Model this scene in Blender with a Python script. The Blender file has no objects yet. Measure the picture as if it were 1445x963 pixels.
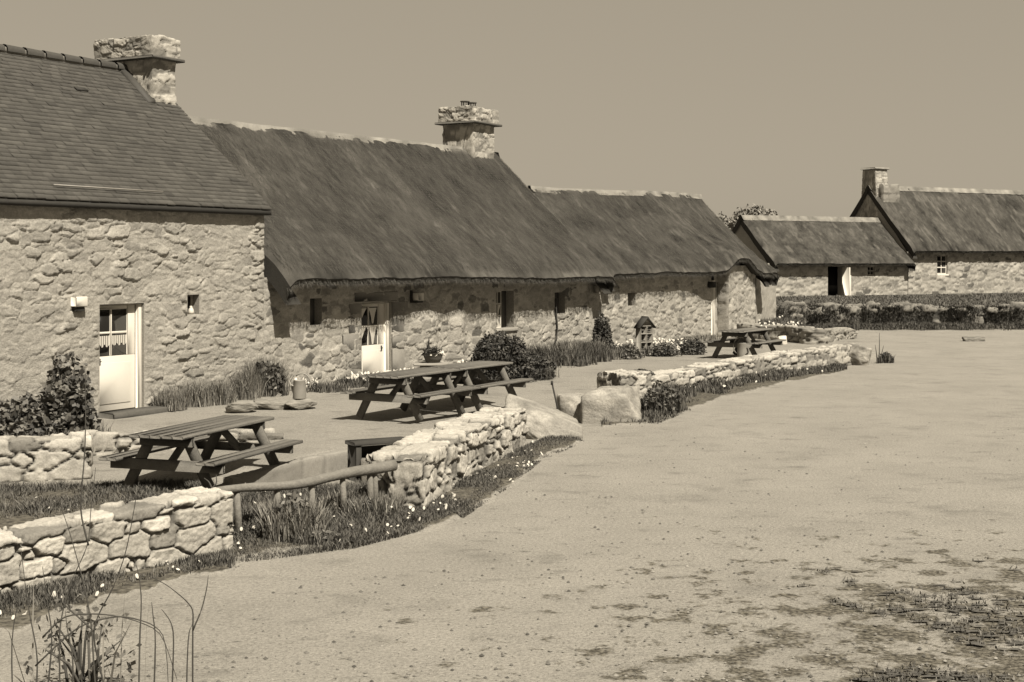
import bpy, math, random
import numpy as np
from mathutils import Vector, Matrix
from mathutils.geometry import delaunay_2d_cdt
random.seed(7)
PI = math.pi
FPX, H, YH, CX = 2000.0, 3.0, 365.0, 722.5
scene = bpy.context.scene
COL = scene.collection
R = np.random.RandomState(11)

# ------------------------------------------------------------------ frames
def G(px, py, z=0.0):
    D = FPX*(H-z)/(py-YH)
    return ((px-CX)/FPX*D, D, z)
def GD(px, py, D):
    return ((px-CX)/FPX*D, D, H-(py-YH)*D/FPX)
class Frame:
    def __init__(s, ox, oy, ang):
        s.o = np.array([ox, oy]); s.u = np.array([math.cos(ang), math.sin(ang)]); s.n = np.array([-math.sin(ang), math.cos(ang)]); s.ang = ang
    def __call__(f, s, w, z):
        s = np.asarray(s, float); w = np.asarray(w, float); z = np.asarray(z, float)
        s, w, z = np.broadcast_arrays(s, w, z)
        return np.stack([f.o[0]+f.u[0]*s+f.n[0]*w, f.o[1]+f.u[1]*s+f.n[1]*w, z], -1)
ROW = Frame(-6.925, 25.0, math.radians(60))
BARN = Frame(18.4, 100.0, math.radians(30))

# ------------------------------------------------------------------ noise
def hsh(*a):
    h = np.zeros(np.shape(a[0]), np.uint64)+np.uint64(1469598103)
    for i, x in enumerate(a):
        h = (h ^ (np.asarray(x).astype(np.int64).astype(np.uint64)+np.uint64(0x9E3779B9+i*7919))) * np.uint64(0x9E3779B97F4A7C15)
        h ^= h >> np.uint64(29)
    h = h*np.uint64(0xBF58476D1CE4E5B9); h ^= h >> np.uint64(32)
    return (h & np.uint64(0xFFFFFF)).astype(np.float64)/float(0xFFFFFF)
def vnoise(P, seed=0):
    P = np.asarray(P, float); i = np.floor(P).astype(np.int64); f = P-i; f = f*f*(3-2*f)
    r = 0
    for dx in (0, 1):
        for dy in (0, 1):
            for dz in (0, 1):
                w = (f[..., 0] if dx else 1-f[..., 0])*(f[..., 1] if dy else 1-f[..., 1])*(f[..., 2] if dz else 1-f[..., 2])
                r = r+w*hsh(i[..., 0]+dx, i[..., 1]+dy, i[..., 2]+dz, np.full(i.shape[:-1], seed))
    return r-0.5
def fbm(P, seed=0, oct=3):
    P = np.asarray(P, float); r = 0; a = 1.0
    for k in range(oct):
        r = r+a*vnoise(P*(2.03**k), seed+k*17); a *= .5
    return r
def sstep(a, b, x):
    t = np.clip((x-a)/(b-a), 0, 1); return t*t*(3-2*t)
def voronoi(P, size, seed=0, jit=(.9, 0, .6), p=3.5, wgt=.35):
    Q = np.asarray(P, float)/np.asarray(size, float)
    sh = Q.shape[:-1]; Q = Q.reshape(-1, 3)
    base = np.floor(Q).astype(np.int64)
    F1 = np.full(len(Q), 9e9); F2 = F1.copy(); ident = np.zeros(len(Q)); D1 = np.zeros((len(Q), 3))
    for dz in (-1, 0, 1):
        for dy in (-1, 0, 1):
            for dx in (-1, 0, 1, 2):
                cx, cy, cz = base[:, 0]+dx-(0), base[:, 1]+dy, base[:, 2]+dz
                sd = np.full(len(Q), seed)
                r1 = hsh(cx, cy, cz, sd); r2 = hsh(cx, cy, cz, sd+5); r3 = hsh(cx, cy, cz, sd+9); r4 = hsh(cx, cy, cz, sd+13)
                fx = cx+.5*(cz % 2)+(r1-.5)*jit[0]; fy = cy+.5+(r2-.5)*jit[1]; fz = cz+.5+(r3-.5)*jit[2]
                d = np.stack([Q[:, 0]-fx, Q[:, 1]-fy, Q[:, 2]-fz], -1)
                dist = (np.abs(d)**p).sum(-1)**(1/p)-wgt*(r4-.5)
                near = dist < F1
                F2 = np.where(near, F1, np.minimum(F2, dist))
                F1 = np.where(near, dist, F1)
                ident = np.where(near, hsh(cx, cy, cz, sd+21), ident)
                D1 = np.where(near[:, None], d, D1)
    return F1.reshape(sh), F2.reshape(sh), ident.reshape(sh), D1.reshape(sh+(3,))
def stones(P, size, seed, joint, relief, rough, edge=.2, jit=(.9, 0, .6), p=5.0, wgt=.35, wob_=.05, ledge=0.0):
    """outward displacement, and colour value 0..1+ per point (mortar = 0 flag in m)"""
    wob = np.stack([fbm(P*4, seed+1, 3), fbm(P*4, seed+2, 2)*.5, fbm(P*5, seed+3, 3)], -1)*wob_
    F1, F2, idn, D = voronoi(P+wob, size, seed, jit, p, wgt)
    e = F2-F1
    prof = sstep(edge*.4, edge, e)
    t1 = (np.modf(idn*97.3)[0]-.5); t2 = (np.modf(idn*57.7)[0]-.5)
    h = -joint*(1-prof)+prof*(relief*(idn-.5)+relief*1.2*(t1*D[..., 0]+t2*D[..., 2]))
    h = h+ledge*prof*(-D[..., 2])*1.0+rough*fbm(P*14, seed+31, 3)+rough*.8*fbm(P*np.array([30, 30, 45]), seed+37, 2)
    return h, idn, prof

# ------------------------------------------------------------------ object helpers
def setprops(o, label=None, cat=None, group=None, kind=None):
    if label: o['label'] = label
    if cat: o['category'] = cat
    if group: o['group'] = group
    if kind: o['kind'] = kind
    return o
def thing(name, label, cat, loc=(0, 0, 0), rz=0, group=None):
    o = bpy.data.objects.new(name, None); o.empty_display_size = .2; COL.objects.link(o)
    o.location = loc; o.rotation_euler = (0, 0, rz)
    return setprops(o, label, cat, group)
def link(name, me, mat, parent=None):
    o = bpy.data.objects.new(name, me); COL.objects.link(o)
    if mat is not None: me.materials.append(mat)
    if parent is not None:
        o.parent = parent
        # meshes are built in world space: keep them there (parent chain has only loc + rz)
        if getattr(link, 'world', True):
            o.matrix_parent_inverse = world_of(parent).inverted()
    return o
def world_of(o):
    m = Matrix.Translation(o.location) @ Matrix.Rotation(o.rotation_euler.z, 4, 'Z')
    if o.parent is not None:
        m = world_of(o.parent) @ o.matrix_parent_inverse @ m
    return m
def npmesh(name, V, Fq, val=None, uv=None, smooth=True):
    """V (n,3), Fq (m,4 or 3) int arrays (or list of them)"""
    me = bpy.data.meshes.new(name)
    Fl = Fq if isinstance(Fq, list) else [Fq]
    Fl = [np.asarray(f, np.int32) for f in Fl if len(f)]
    nl = sum(f.size for f in Fl); nf = sum(len(f) for f in Fl)
    me.vertices.add(len(V)); me.vertices.foreach_set('co', np.asarray(V, np.float32).ravel())
    me.loops.add(nl); me.polygons.add(nf)
    li = np.concatenate([f.ravel() for f in Fl]); me.loops.foreach_set('vertex_index', li)
    st = []; tot = []; c = 0
    for f in Fl:
        k = f.shape[1]; st.append(c+np.arange(len(f))*k); tot.append(np.full(len(f), k)); c += f.size
    me.polygons.foreach_set('loop_start', np.concatenate(st).astype(np.int32))
    try: me.polygons.foreach_set('loop_total', np.concatenate(tot).astype(np.int32))
    except Exception: pass
    if smooth: me.polygons.foreach_set('use_smooth', np.ones(nf, bool))
    me.update(calc_edges=True); me.validate()
    if val is not None:
        a = me.attributes.new('val', 'FLOAT', 'POINT'); a.data.foreach_set('value', np.asarray(val, np.float32).ravel())
    if uv is not None:
        l = me.uv_layers.new(name='UVMap'); idx = np.zeros(len(me.loops), np.int32); me.loops.foreach_get('vertex_index', idx)
        l.data.foreach_set('uv', np.asarray(uv, np.float32)[idx].ravel())
    return me
def gridfaces(ny, nx, off=0, mask=None):
    i = np.arange(ny*nx).reshape(ny, nx)+off
    f = np.stack([i[:-1, :-1], i[:-1, 1:], i[1:, 1:], i[1:, :-1]], -1)
    if mask is not None: return f[mask]
    return f.reshape(-1, 4)
class Acc:
    def __init__(s): s.V = []; s.F = []; s.val = []; s.uv = []; s.n = 0
    def add(s, V, F, val=.5, uv=None):
        V = np.asarray(V, float).reshape(-1, 3)
        for f in (F if isinstance(F, list) else [F]):
            if len(f): s.F.append(np.asarray(f, np.int64)+s.n)
        s.V.append(V); s.n += len(V)
        s.val.append(np.broadcast_to(np.asarray(val, float).ravel() if np.ndim(val) else val, (len(V),)))
        s.uv.append(np.zeros((len(V), 2)) if uv is None else np.asarray(uv, float).reshape(-1, 2))
    def mesh(s, name, smooth=True):
        F4 = [f for f in s.F if f.shape[1] == 4]; F3 = [f for f in s.F if f.shape[1] == 3]
        Fl = []
        if F4: Fl.append(np.concatenate(F4))
        if F3: Fl.append(np.concatenate(F3))
        return npmesh(name, np.concatenate(s.V), Fl, np.concatenate(s.val), np.concatenate(s.uv), smooth)
    def build(s, name, mat, parent=None, smooth=False):
        return link(name, s.mesh(name, smooth), mat, parent)
    # primitives -------------------------------------------------
    def hexa(s, c8, val=.5):
        s.add(c8, np.array([[0, 3, 2, 1], [4, 5, 6, 7], [0, 1, 5, 4], [1, 2, 6, 5], [2, 3, 7, 6], [3, 0, 4, 7]]), val)
    def box(s, fr, s0, s1, w0, w1, z0, z1, val=.5):
        c = [(s0, w0, z0), (s1, w0, z0), (s1, w1, z0), (s0, w1, z0), (s0, w0, z1), (s1, w0, z1), (s1, w1, z1), (s0, w1, z1)]
        s.hexa([fr(*q) for q in c] if fr else c, val)
    def rbox(s, fr, s0, s1, w0, w1, z0, z1, val=.5, b=.008):
        """box with chamfered edges"""
        lo = np.array([s0, w0, z0]); hi = np.array([s1, w1, z1]); ctr = (lo+hi)/2; hd = (hi-lo)/2; b = min(b, hd.min()*.45)
        V = []; 
        for sx in (-1, 1):
            for sy in (-1, 1):
                for sz in (-1, 1):
                    g = np.array([sx, sy, sz])
                    for ax in range(3):
                        q = g*(hd-b); q[ax] = g[ax]*hd[ax]; V.append(ctr+q)
        def vid(sx, sy, sz, ax): return ((sx > 0)*4+(sy > 0)*2+(sz > 0))*3+ax
        F = []; T = []
        for ax in range(3):
            o = [a for a in range(3) if a != ax]
            for sg in (-1, 1):
                q = []
                for a, c in ((-1, -1), (1, -1), (1, 1), (-1, 1)):
                    g = [0, 0, 0]; g[ax] = sg; g[o[0]] = a; g[o[1]] = c; q.append(vid(*g, ax))
                F.append(q)
            for a in (-1, 1):
                for c in (-1, 1):
                    g0 = [0, 0, 0]; g0[o[0]] = a; g0[o[1]] = c; g1 = list(g0); g0[ax] = -1; g1[ax] = 1
                    F.append([vid(*g0, o[0]), vid(*g1, o[0]), vid(*g1, o[1]), vid(*g0, o[1])])
        for sx in (-1, 1):
            for sy in (-1, 1):
                for sz in (-1, 1): T.append([vid(sx, sy, sz, 0), vid(sx, sy, sz, 1), vid(sx, sy, sz, 2)])
        V = np.array(V)
        if fr: V = fr(V[:, 0], V[:, 1], V[:, 2])
        s.add(V, [np.array(F), np.array(T)], val)
    def beam(s, p0, p1, wd, th, side, val=.5):
        """board from p0 to p1, width wd along `side` (vector), thickness th"""
        p0 = Vector(p0); p1 = Vector(p1); d = (p1-p0).normalized(); sd = Vector(side); sd = (sd-d*sd.dot(d)).normalized(); t = d.cross(sd)
        c = []
        for p in (p0, p1):
            for a, b in ((-1, -1), (1, -1), (1, 1), (-1, 1)): c.append(p+sd*(a*wd/2)+t*(b*th/2))
        s.hexa(c, val)
    def tube(s, pts, rad, n=8, val=.5, cap=True, wob=0):
        pts = [Vector(p) for p in pts]; V = []; m = len(pts)
        rad = rad if hasattr(rad, '__len__') else [rad]*m
        up = Vector((0, 0, 1))
        for i, p in enumerate(pts):
            d = (pts[min(i+1, m-1)]-pts[max(i-1, 0)]).normalized()
            a = up if abs(d.dot(up)) < .93 else Vector((1, 0, 0))
            x = d.cross(a).normalized(); y = d.cross(x)
            for k in range(n):
                r = rad[i]*(1+(random.uniform(-wob, wob) if wob else 0)); t = 2*PI*k/n; V.append(p+x*(r*math.cos(t))+y*(r*math.sin(t)))
        F = []
        for i in range(m-1):
            for k in range(n):
                F.append([i*n+k, i*n+(k+1) % n, (i+1)*n+(k+1) % n, (i+1)*n+k])
        T = []
        if cap:
            V.append(pts[0]); V.append(pts[-1])
            for k in range(n):
                T.append([m*n, (k+1) % n, k]); T.append([m*n+1, (m-1)*n+k, (m-1)*n+(k+1) % n])
        s.add([tuple(v) for v in V], [np.array(F)]+([np.array(T)] if T else []), val)
    def lathe(s, c, prof, n=16, val=.5):
        V = []; m = len(prof)
        for r, z in prof:
            for k in range(n):
                t = 2*PI*k/n; V.append((c[0]+r*math.cos(t), c[1]+r*math.sin(t), c[2]+z))
        F = [[i*n+k, i*n+(k+1) % n, (i+1)*n+(k+1) % n, (i+1)*n+k] for i in range(m-1) for k in range(n)]
        s.add(V, np.array(F), val)

# ------------------------------------------------------------------ materials (neutral stone, earth and wood, slightly warm)
TINT = (1.0, .94, .83)
def mat(name, v, rough=.9, usev=0.0, n1=(0, 5), n2=(0, 40), bump=(0, 60), uv=False, stretch=(1, 1, 1), spec=.25, tint=TINT, metal=0):
    """v base value; usev: how much the vertex attribute `val` (0..1, .5 neutral) spreads it;
    n1/n2: (amount, scale) of noise variation; bump: (strength, scale)"""
    m = bpy.data.materials.new(name); m.use_nodes = True; nt = m.node_tree; N = nt.nodes; L = nt.links
    b = N['Principled BSDF']; b.inputs['Roughness'].default_value = rough; b.inputs['Specular IOR Level'].default_value = spec
    b.inputs['Metallic'].default_value = metal
    tc = N.new('ShaderNodeTexCoord'); mp = N.new('ShaderNodeMapping'); mp.inputs['Scale'].default_value = stretch
    L.new(tc.outputs['UV' if uv else 'Object'], mp.inputs['Vector'])
    def noise(sc, det=5):
        n = N.new('ShaderNodeTexNoise'); n.inputs['Scale'].default_value = sc; n.inputs['Detail'].default_value = det
        n.inputs['Roughness'].default_value = .65
        L.new(mp.outputs[0], n.inputs['Vector']); return n.outputs['Fac']
    def math_(op, a, c):
        n = N.new('ShaderNodeMath'); n.operation = op
        for i, x in enumerate((a, c)):
            if isinstance(x, (int, float)): n.inputs[i].default_value = x
            else: L.new(x, n.inputs[i])
        return n.outputs[0]
    cur = None
    def fac(sig, amt):     # 1 + amt*(sig-.5)*2
        return math_('ADD', math_('MULTIPLY', math_('SUBTRACT', sig, .5), 2*amt), 1.0)
    val = None
    terms = []
    if usev:
        at = N.new('ShaderNodeAttribute'); at.attribute_name = 'val'; terms.append(fac(at.outputs['Fac'], usev))
    if n1[0]: terms.append(fac(noise(n1[1]), n1[0]))
    if n2[0]: terms.append(fac(noise(n2[1], 3), n2[0]))
    out = v*.80
    for t in terms: out = math_('MULTIPLY', t, out)
    out = math_('MAXIMUM', out, .004)
    cc = N.new('ShaderNodeCombineColor')
    for i in range(3): L.new(math_('MULTIPLY', out, tint[i]), cc.inputs[i])
    L.new(cc.outputs[0], b.inputs['Base Color'])
    if bump[0]:
        bn = N.new('ShaderNodeBump'); bn.inputs['Strength'].default_value = bump[0]; bn.inputs['Distance'].default_value = .02
        L.new(noise(bump[1], 6), bn.inputs['Height']); L.new(bn.outputs[0], b.inputs['Normal'])
    return m
M = dict(
    far=mat('hazed_leaf', .22, usev=.5, rough=.9),  # leaf tone paled, distance haze put into the colour
    render=mat('rubble_stone', .275, usev=.65, n1=(.22, 2.2), n2=(.5, 30), bump=(.9, 36)),
    dry=mat('granite_dry_stone', .31, usev=.6, n1=(.35, 4), n2=(.45, 38), bump=(.5, 45)),
    dark_dry=mat('lichen_dry_stone', .17, usev=.6, n1=(.5, 2), n2=(.4, 14), bump=(.5, 30)),
    granite=mat('dressed_granite', .22, usev=.4, n1=(.3, 3), n2=(.3, 45), bump=(.4, 60)),
    boulder=mat('boulder_granite', .27, usev=.7, n1=(.45, 3.5), n2=(.45, 30), bump=(1.0, 24)),
    chim=mat('chimney_stone', .30, usev=.5, n1=(.4, 3), n2=(.3, 25), bump=(.5, 30)),
    thatch=mat('thatch_reed', .066, usev=.75, n1=(.35, 1.3), n2=(.6, 11), bump=(1.0, 14), uv=True, stretch=(5, 3.2, 1), rough=.95, spec=.1),
    slate=mat('slate', .068, usev=.3, n1=(.3, 1.1), n2=(.35, 24), bump=(.25, 30), rough=.7, spec=.3),
    mortar=mat('ridge_mortar', .185, usev=.45, n1=(.3, 2), n2=(.25, 20), bump=(.3, 30)),
    white=mat('white_paint', .62, n1=(.06, 3), bump=(.08, 60), rough=.5),
    wood=mat('weathered_wood', .12, usev=.5, n1=(.35, 1.2), n2=(.5, 9), bump=(.6, 12), rough=.85, stretch=(1.2, 9, 9)),
    log=mat('bark_log', .17, usev=.3, n1=(.4, 5), n2=(.4, 30), bump=(.6, 30)),
    dwood=mat('dark_wood', .045, usev=.3, n1=(.4, 5), bump=(.3, 30)),
    glass=mat('window_glass', .012, rough=.12, spec=.4),
    dark=mat('interior_shade', .008, rough=1, spec=0),  # near-black colour standing in for the shade inside rooms
    lace=mat('lace_curtain', .5, n2=(.3, 60), bump=(.2, 60)),
    zinc=mat('galvanised_metal', .24, n1=(.3, 6), bump=(.1, 40), rough=.55, spec=.4),
    iron=mat('rusty_iron', .04, n1=(.4, 20), bump=(.3, 60), rough=.8),
    grass=mat('grass_blade', .095, usev=.9, rough=.8, spec=.2),
    pale=mat('pale_dry_grass', .19, usev=.7, rough=.9, spec=.15),
    leaf=mat('leaf', .06, usev=.8, rough=.65, spec=.3),
    leafl=mat('grey_leaf', .12, usev=.75, rough=.65, spec=.3),
    stem=mat('plant_stem', .07, usev=.5, rough=.9),
    twig=mat('bare_twig', .06, usev=.4, n2=(.3, 40), rough=.9),
    petal=mat('white_petal', .55, usev=.15, rough=.8),
    basket=mat('wicker', .10, usev=.5, n2=(.5, 60), bump=(.6, 60)),
    soil=mat('grassy_soil', .07, n1=(.5, 1.5), n2=(.5, 20), bump=(.8, 25)),
    field=mat('rough_grass', .085, n1=(.4, .6), n2=(.5, 8), bump=(.8, 12)),
    step=mat('door_step_stone', .09, n1=(.4, 3), n2=(.3, 30), bump=(.4, 40)),
)
def ground_mat(name, v, patches=True):
    m = mat(name, v, n1=(.25, .6), n2=(.6, 30), bump=(1.0, 26), spec=.1)
    nt = m.node_tree; N = nt.nodes; L = nt.links; b = N['Principled BSDF']
    src = b.inputs['Base Color'].links[0].from_socket
    tc = N.new('ShaderNodeTexCoord')
    prev = src
    for sc, lo, hi, dk, st in ((1.1, .56, .72, .74, (1, 1, 1)), (3.2, .58, .7, .72, (.5, 1, 1)), (9, .66, .74, .45, (.55, 1, 1)), (75, .58, .66, .4, (1, 1, 1)), (26, .66, .72, .5, (.6, 1, 1)), (14, .68, .74, .6, (.4, 1, 1))):
        mp = N.new('ShaderNodeMapping'); mp.inputs['Scale'].default_value = st
        n = N.new('ShaderNodeTexNoise'); n.inputs['Scale'].default_value = sc; n.inputs['Detail'].default_value = 6; n.inputs['Roughness'].default_value = .6
        L.new(tc.outputs['Object'], mp.inputs[0]); L.new(mp.outputs[0], n.inputs['Vector'])
        r = N.new('ShaderNodeMapRange'); r.inputs['From Min'].default_value = lo; r.inputs['From Max'].default_value = hi
        L.new(n.outputs['Fac'], r.inputs['Value'])
        mx = N.new('ShaderNodeMix'); mx.data_type = 'RGBA'; mx.blend_type = 'MULTIPLY'
        L.new(r.outputs[0], mx.inputs['Factor']); L.new(prev, mx.inputs['A']); mx.inputs['B'].default_value = (dk, dk, dk, 1)
        prev = mx.outputs['Result']
    if patches:
        geo = N.new('ShaderNodeNewGeometry'); sp = N.new('ShaderNodeSeparateXYZ'); L.new(geo.outputs['Position'], sp.inputs[0])
        def mr(sock, a, c, lo=0, hi=1):
            r = N.new('ShaderNodeMapRange'); r.inputs['From Min'].default_value = a; r.inputs['From Max'].default_value = c; r.inputs['To Min'].default_value = lo; r.inputs['To Max'].default_value = hi; L.new(sock, r.inputs['Value']); return r.outputs[0]
        def mt(op, a, c):
            n = N.new('ShaderNodeMath'); n.operation = op
            for i, x in enumerate((a, c)):
                if isinstance(x, (int, float)): n.inputs[i].default_value = x
                else: L.new(x, n.inputs[i])
            return n.outputs[0]
        near = mr(sp.outputs['Y'], 18.5, 11.8); right = mr(mt('SUBTRACT', sp.outputs['X'], mt('MULTIPLY', sp.outputs['Y'], .02)), -2.5, 3.2, .15, 1)
        region = mt('MULTIPLY', near, right)
        n = N.new('ShaderNodeTexNoise'); n.inputs['Scale'].default_value = 2.6; n.inputs['Detail'].default_value = 9; n.inputs['Roughness'].default_value = .68; L.new(tc.outputs['Object'], n.inputs['Vector'])
        th = mt('SUBTRACT', .70, mt('MULTIPLY', region, .27))
        f = mt('MULTIPLY', mt('SUBTRACT', n.outputs['Fac'], th), 16); cl = N.new('ShaderNodeClamp'); L.new(f, cl.inputs[0])
        mx = N.new('ShaderNodeMix'); mx.data_type = 'RGBA'; L.new(cl.outputs[0], mx.inputs['Factor']); L.new(prev, mx.inputs['A'])
        n2 = N.new('ShaderNodeTexNoise'); n2.inputs['Scale'].default_value = 24; n2.inputs['Detail'].default_value = 4; L.new(tc.outputs['Object'], n2.inputs['Vector'])
        mo = N.new('ShaderNodeMix'); mo.data_type = 'RGBA'; L.new(mr(n2.outputs['Fac'], .42, .62), mo.inputs['Factor']); mo.inputs['A'].default_value = (.045, .041, .033, 1); mo.inputs['B'].default_value = (.14, .128, .104, 1)
        L.new(mo.outputs['Result'], mx.inputs['B']); prev = mx.outputs['Result']
    L.new(prev, b.inputs['Base Color'])
    return m
M['road'] = ground_mat('sandy_gravel', .262, True)
M['terr'] = ground_mat('terrace_gravel', .25, False)

# ------------------------------------------------------------------ ground
def build_ground():
    xs = np.concatenate([[-500, -200, -80, -40], np.arange(-20, 34, .3), [45, 80, 200, 500]])
    ys = np.concatenate([[-60, -10], np.arange(2, 62, .3), [80, 120, 250, 900]])
    X, Y = np.meshgrid(xs, ys); P = np.stack([X, Y, X*0], -1)
    inner = (np.abs(X) < 30) & (Y > 3) & (Y < 60)
    Z = np.where(inner, fbm(P*.35, 3, 2)*.014+fbm(P*1.6, 5, 2)*.008, 0)
    V = np.stack([X, Y, Z], -1)
    o = link('ground', npmesh('ground', V.reshape(-1, 3), gridfaces(*X.shape)), M['road']); setprops(o, kind='structure')
build_ground()
def poly_sheet(name, ctrl, border, matl, kind='structure', res=.35, bumpz=.01, skirt=.3, seed=0):
    """ctrl: [(x,y,z)] points whose heights are interpolated, border: [(x,y,z)] polygon"""
    bd = []
    nb = len(border)
    for i in range(nb):
        a = np.array(border[i]); b = np.array(border[(i+1) % nb]); L = np.linalg.norm(a[:2]-b[:2]); k = max(1, int(L/res))
        for j in range(k): bd.append(a+(b-a)*j/k)
    bd = np.array(bd)
    C = np.array(list(border)+list(ctrl))
    def zat(xy):
        d2 = ((xy[:, None, :]-C[None, :, :2])**2).sum(-1)+.02; w = 1/d2**1.5
        return (w*C[None, :, 2]).sum(1)/w.sum(1)
    x0, y0 = bd[:, :2].min(0); x1, y1 = bd[:, :2].max(0)
    gx, gy = np.meshgrid(np.arange(x0, x1, res), np.arange(y0, y1, res)); pts = np.stack([gx.ravel(), gy.ravel()], -1)
    inside = np.zeros(len(pts), bool)
    for i in range(len(bd)):
        a = bd[i]; b = bd[(i+1) % len(bd)]
        c = ((a[1] > pts[:, 1]) != (b[1] > pts[:, 1])) & (pts[:, 0] < (b[0]-a[0])*(pts[:, 1]-a[1])/((b[1]-a[1]) or 1e-9)+a[0])
        inside ^= c
    pts = pts[inside]
    dmin = np.sqrt(((pts[:, None, :]-bd[None, :, :2])**2).sum(-1)).min(1); pts = pts[dmin > res*.4]
    allp = np.concatenate([bd[:, :2], pts]); n = len(bd)
    vs, es, fs, *_ = delaunay_2d_cdt([Vector(p) for p in allp], [(i, (i+1) % n) for i in range(n)], [], 1, 1e-5)
    vv = np.array([(v.x, v.y) for v in vs]); z = np.concatenate([bd[:, 2], zat(pts)+fbm(np.c_[pts*.8, pts[:, :1]*0], seed, 2)*bumpz]) if len(vv) == len(allp) else zat(vv)
    V = np.c_[vv, z]; T = np.array([f for f in fs if len(f) == 3])
    F = [T]
    if skirt:
        V = np.r_[V, np.c_[V[:n, :2], np.full(n, -.25)]]; m = len(vv)
        F = [np.array([[i, (i+1) % n, m+(i+1) % n, m+i] for i in range(n)]), T]
    o = link(name, npmesh(name, V, F, smooth=False), matl)
    return setprops(o, kind=kind)
o_ = lambda p, d, z: (p[0], p[1]+d, z)
TB = [tuple(ROW(-8, .15, .12)), tuple(ROW(-2.6, .15, .26)), tuple(ROW(4, .15, .3)), tuple(ROW(33.5, .15, .3)), G(1085, 470, .3), G(1215, 480, .2), G(1238, 500, .1), o_(G(1196, 516), .5, .28), o_(G(1080, 530), .5, .28), o_(G(960, 549), .5, .28), o_(G(905, 556), .6, .26), o_(G(890, 585), .8, .2), G(880, 572, .12), G(800, 585, .12), G(768, 592, .2), G(735, 590, .25), G(700, 604, .28), G(560, 665, .28), G(512, 652, .3), G(497, 633, .3), G(430, 647, .26),
      G(328, 676, .16), G(300, 715, .12), G(70, 768, .12), G(-60, 795, .12)]
TB = [tuple(float(c) for c in p) for p in TB]
poly_sheet('terrace', [G(260, 640, .12), G(200, 690, .12), G(430, 600, .25), G(600, 560, .3)], TB, M['terr'], seed=4)

# ------------------------------------------------------------------ stone walls
def facade(acc, fr, s0, s1, z0, z1, res, size, seed, holes=(), joint=.02, relief=.03, rough=.012, extra=(), bulge=None, coarse_before=None, top=None, flat=.75, contrast=.85):
    """a rubble wall face at w=0 with openings [(s0,s1,z0,z1,depth)] and plastered reveals"""
    def marks(a, b, cuts, r):
        c = sorted({a, b}|{x for x in cuts if a < x < b}); out = [a]
        for p, q in zip(c[:-1], c[1:]):
            k = max(1, round((q-p)/r)); out += [p+(q-p)*i/k for i in range(1, k+1)]
        return np.array(out)
    ss = marks(s0, s1, [h[0] for h in holes]+[h[1] for h in holes]+list(extra), res)
    if coarse_before is not None:
        ss = np.concatenate([np.arange(s0, coarse_before, res*3), ss[ss >= coarse_before]])
    zs = marks(z0, z1, [h[2] for h in holes]+[h[3] for h in holes], res)
    S, Z = np.meshgrid(ss, zs); P = np.stack([S, S*0+.25, Z], -1)
    wob = np.stack([fbm(P*5, seed+1, 3), P[..., 0]*0, fbm(P*6, seed+3, 3)], -1)*.05
    F1, F2, idn, Dc = voronoi(P+wob, size, seed, (.95, 0, .7), 4, 1.0)
    e = F2-F1+.05*fbm(P*16, seed+33, 2); prof = sstep(.03, .10, e)
    soft = 1-flat*(1-sstep(-.30, .25, fbm(P*1.3, seed+60, 3)))
    t1 = np.modf(idn*97.3)[0]; t2 = np.modf(idn*57.7)[0]-.5
    lift_ = relief*(t1**1.5)*(1-.5*Dc[..., 2])+relief*.5*t2*Dc[..., 0]
    h = soft*prof*(joint+lift_)+fbm(P*.7, seed+50, 2)*.03+rough*.5*fbm(P*np.array([8, 8, 18]), seed+51, 3)+rough*.5*fbm(P*np.array([30, 30, 40]), seed+37, 2)
    crack = sstep(.035, .0, np.abs(fbm(P*np.array([2.2, 2, 7]), seed+44, 2)))*sstep(.05, .25, fbm(P*1.7, seed+45, 2)); h = h-.03*crack
    if bulge is not None: h = h+bulge(S, Z)
    for (a, b, c, d, dp) in holes:
        dist = np.maximum(np.maximum(a-S, S-b), np.maximum(c-Z, Z-d)); h = h*sstep(0, .06, dist)
    edge = np.minimum(S-s0, s1-S); h = h*sstep(0, .03, edge)
    V = fr(S, -h, Z)
    cs = (S[:-1, :-1]+S[1:, 1:])/2; cz = (Z[:-1, :-1]+Z[1:, 1:])/2; mask = np.ones(cs.shape, bool)
    for (a, b, c, d, dp) in holes: mask &= ~((cs > a) & (cs < b) & (cz > c) & (cz < d))
    mortar = .66+.12*fbm(P*3, seed+70, 2)
    sv = np.where(idn > .93, .25, .42+.32*idn); val = np.clip(.6+contrast*(prof*(sv*soft+.58*(1-soft))+(1-prof)*mortar-.6)+.25*fbm(P*np.array([7, 7, 16]), seed+71, 2), 0, 1)
    acc.add(V, gridfaces(*S.shape, mask=mask), val)
    for (a, b, c, d, dp) in holes:
        for (q) in ([(a, 0, c), (a, 0, d), (a, dp, d), (a, dp, c)], [(b, 0, d), (b, 0, c), (b, dp, c), (b, dp, d)],
                    [(a, 0, d), (b, 0, d), (b, dp, d), (a, dp, d)], [(b, 0, c), (a, 0, c), (a, dp, c), (b, dp, c)]):
            acc.add([fr(*x) for x in q], np.array([[0, 1, 2, 3]]), .5)
def shell(acc, fr, s0, s1, wr, zb, ze, zr, front=0.0):
    """the other three sides of a house (gables up to the ridge, back wall)"""
    W = 2*wr
    for s in (s0+.01, s1-.01):
        n = 14; w = np.linspace(front, W, n); zt = np.where(w < wr, ze+(zr-ze)*(w/wr), ze+(zr-ze)*((W-w)/wr))
        V = np.concatenate([fr(s, w, zb+w*0), fr(s, w, zt)]); acc.add(V, gridfaces(2, n), .45)
    acc.add([fr(s0, W, zb), fr(s1, W, zb), fr(s1, W, ze), fr(s0, W, ze)], np.array([[0, 1, 2, 3]]), .5)

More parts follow.
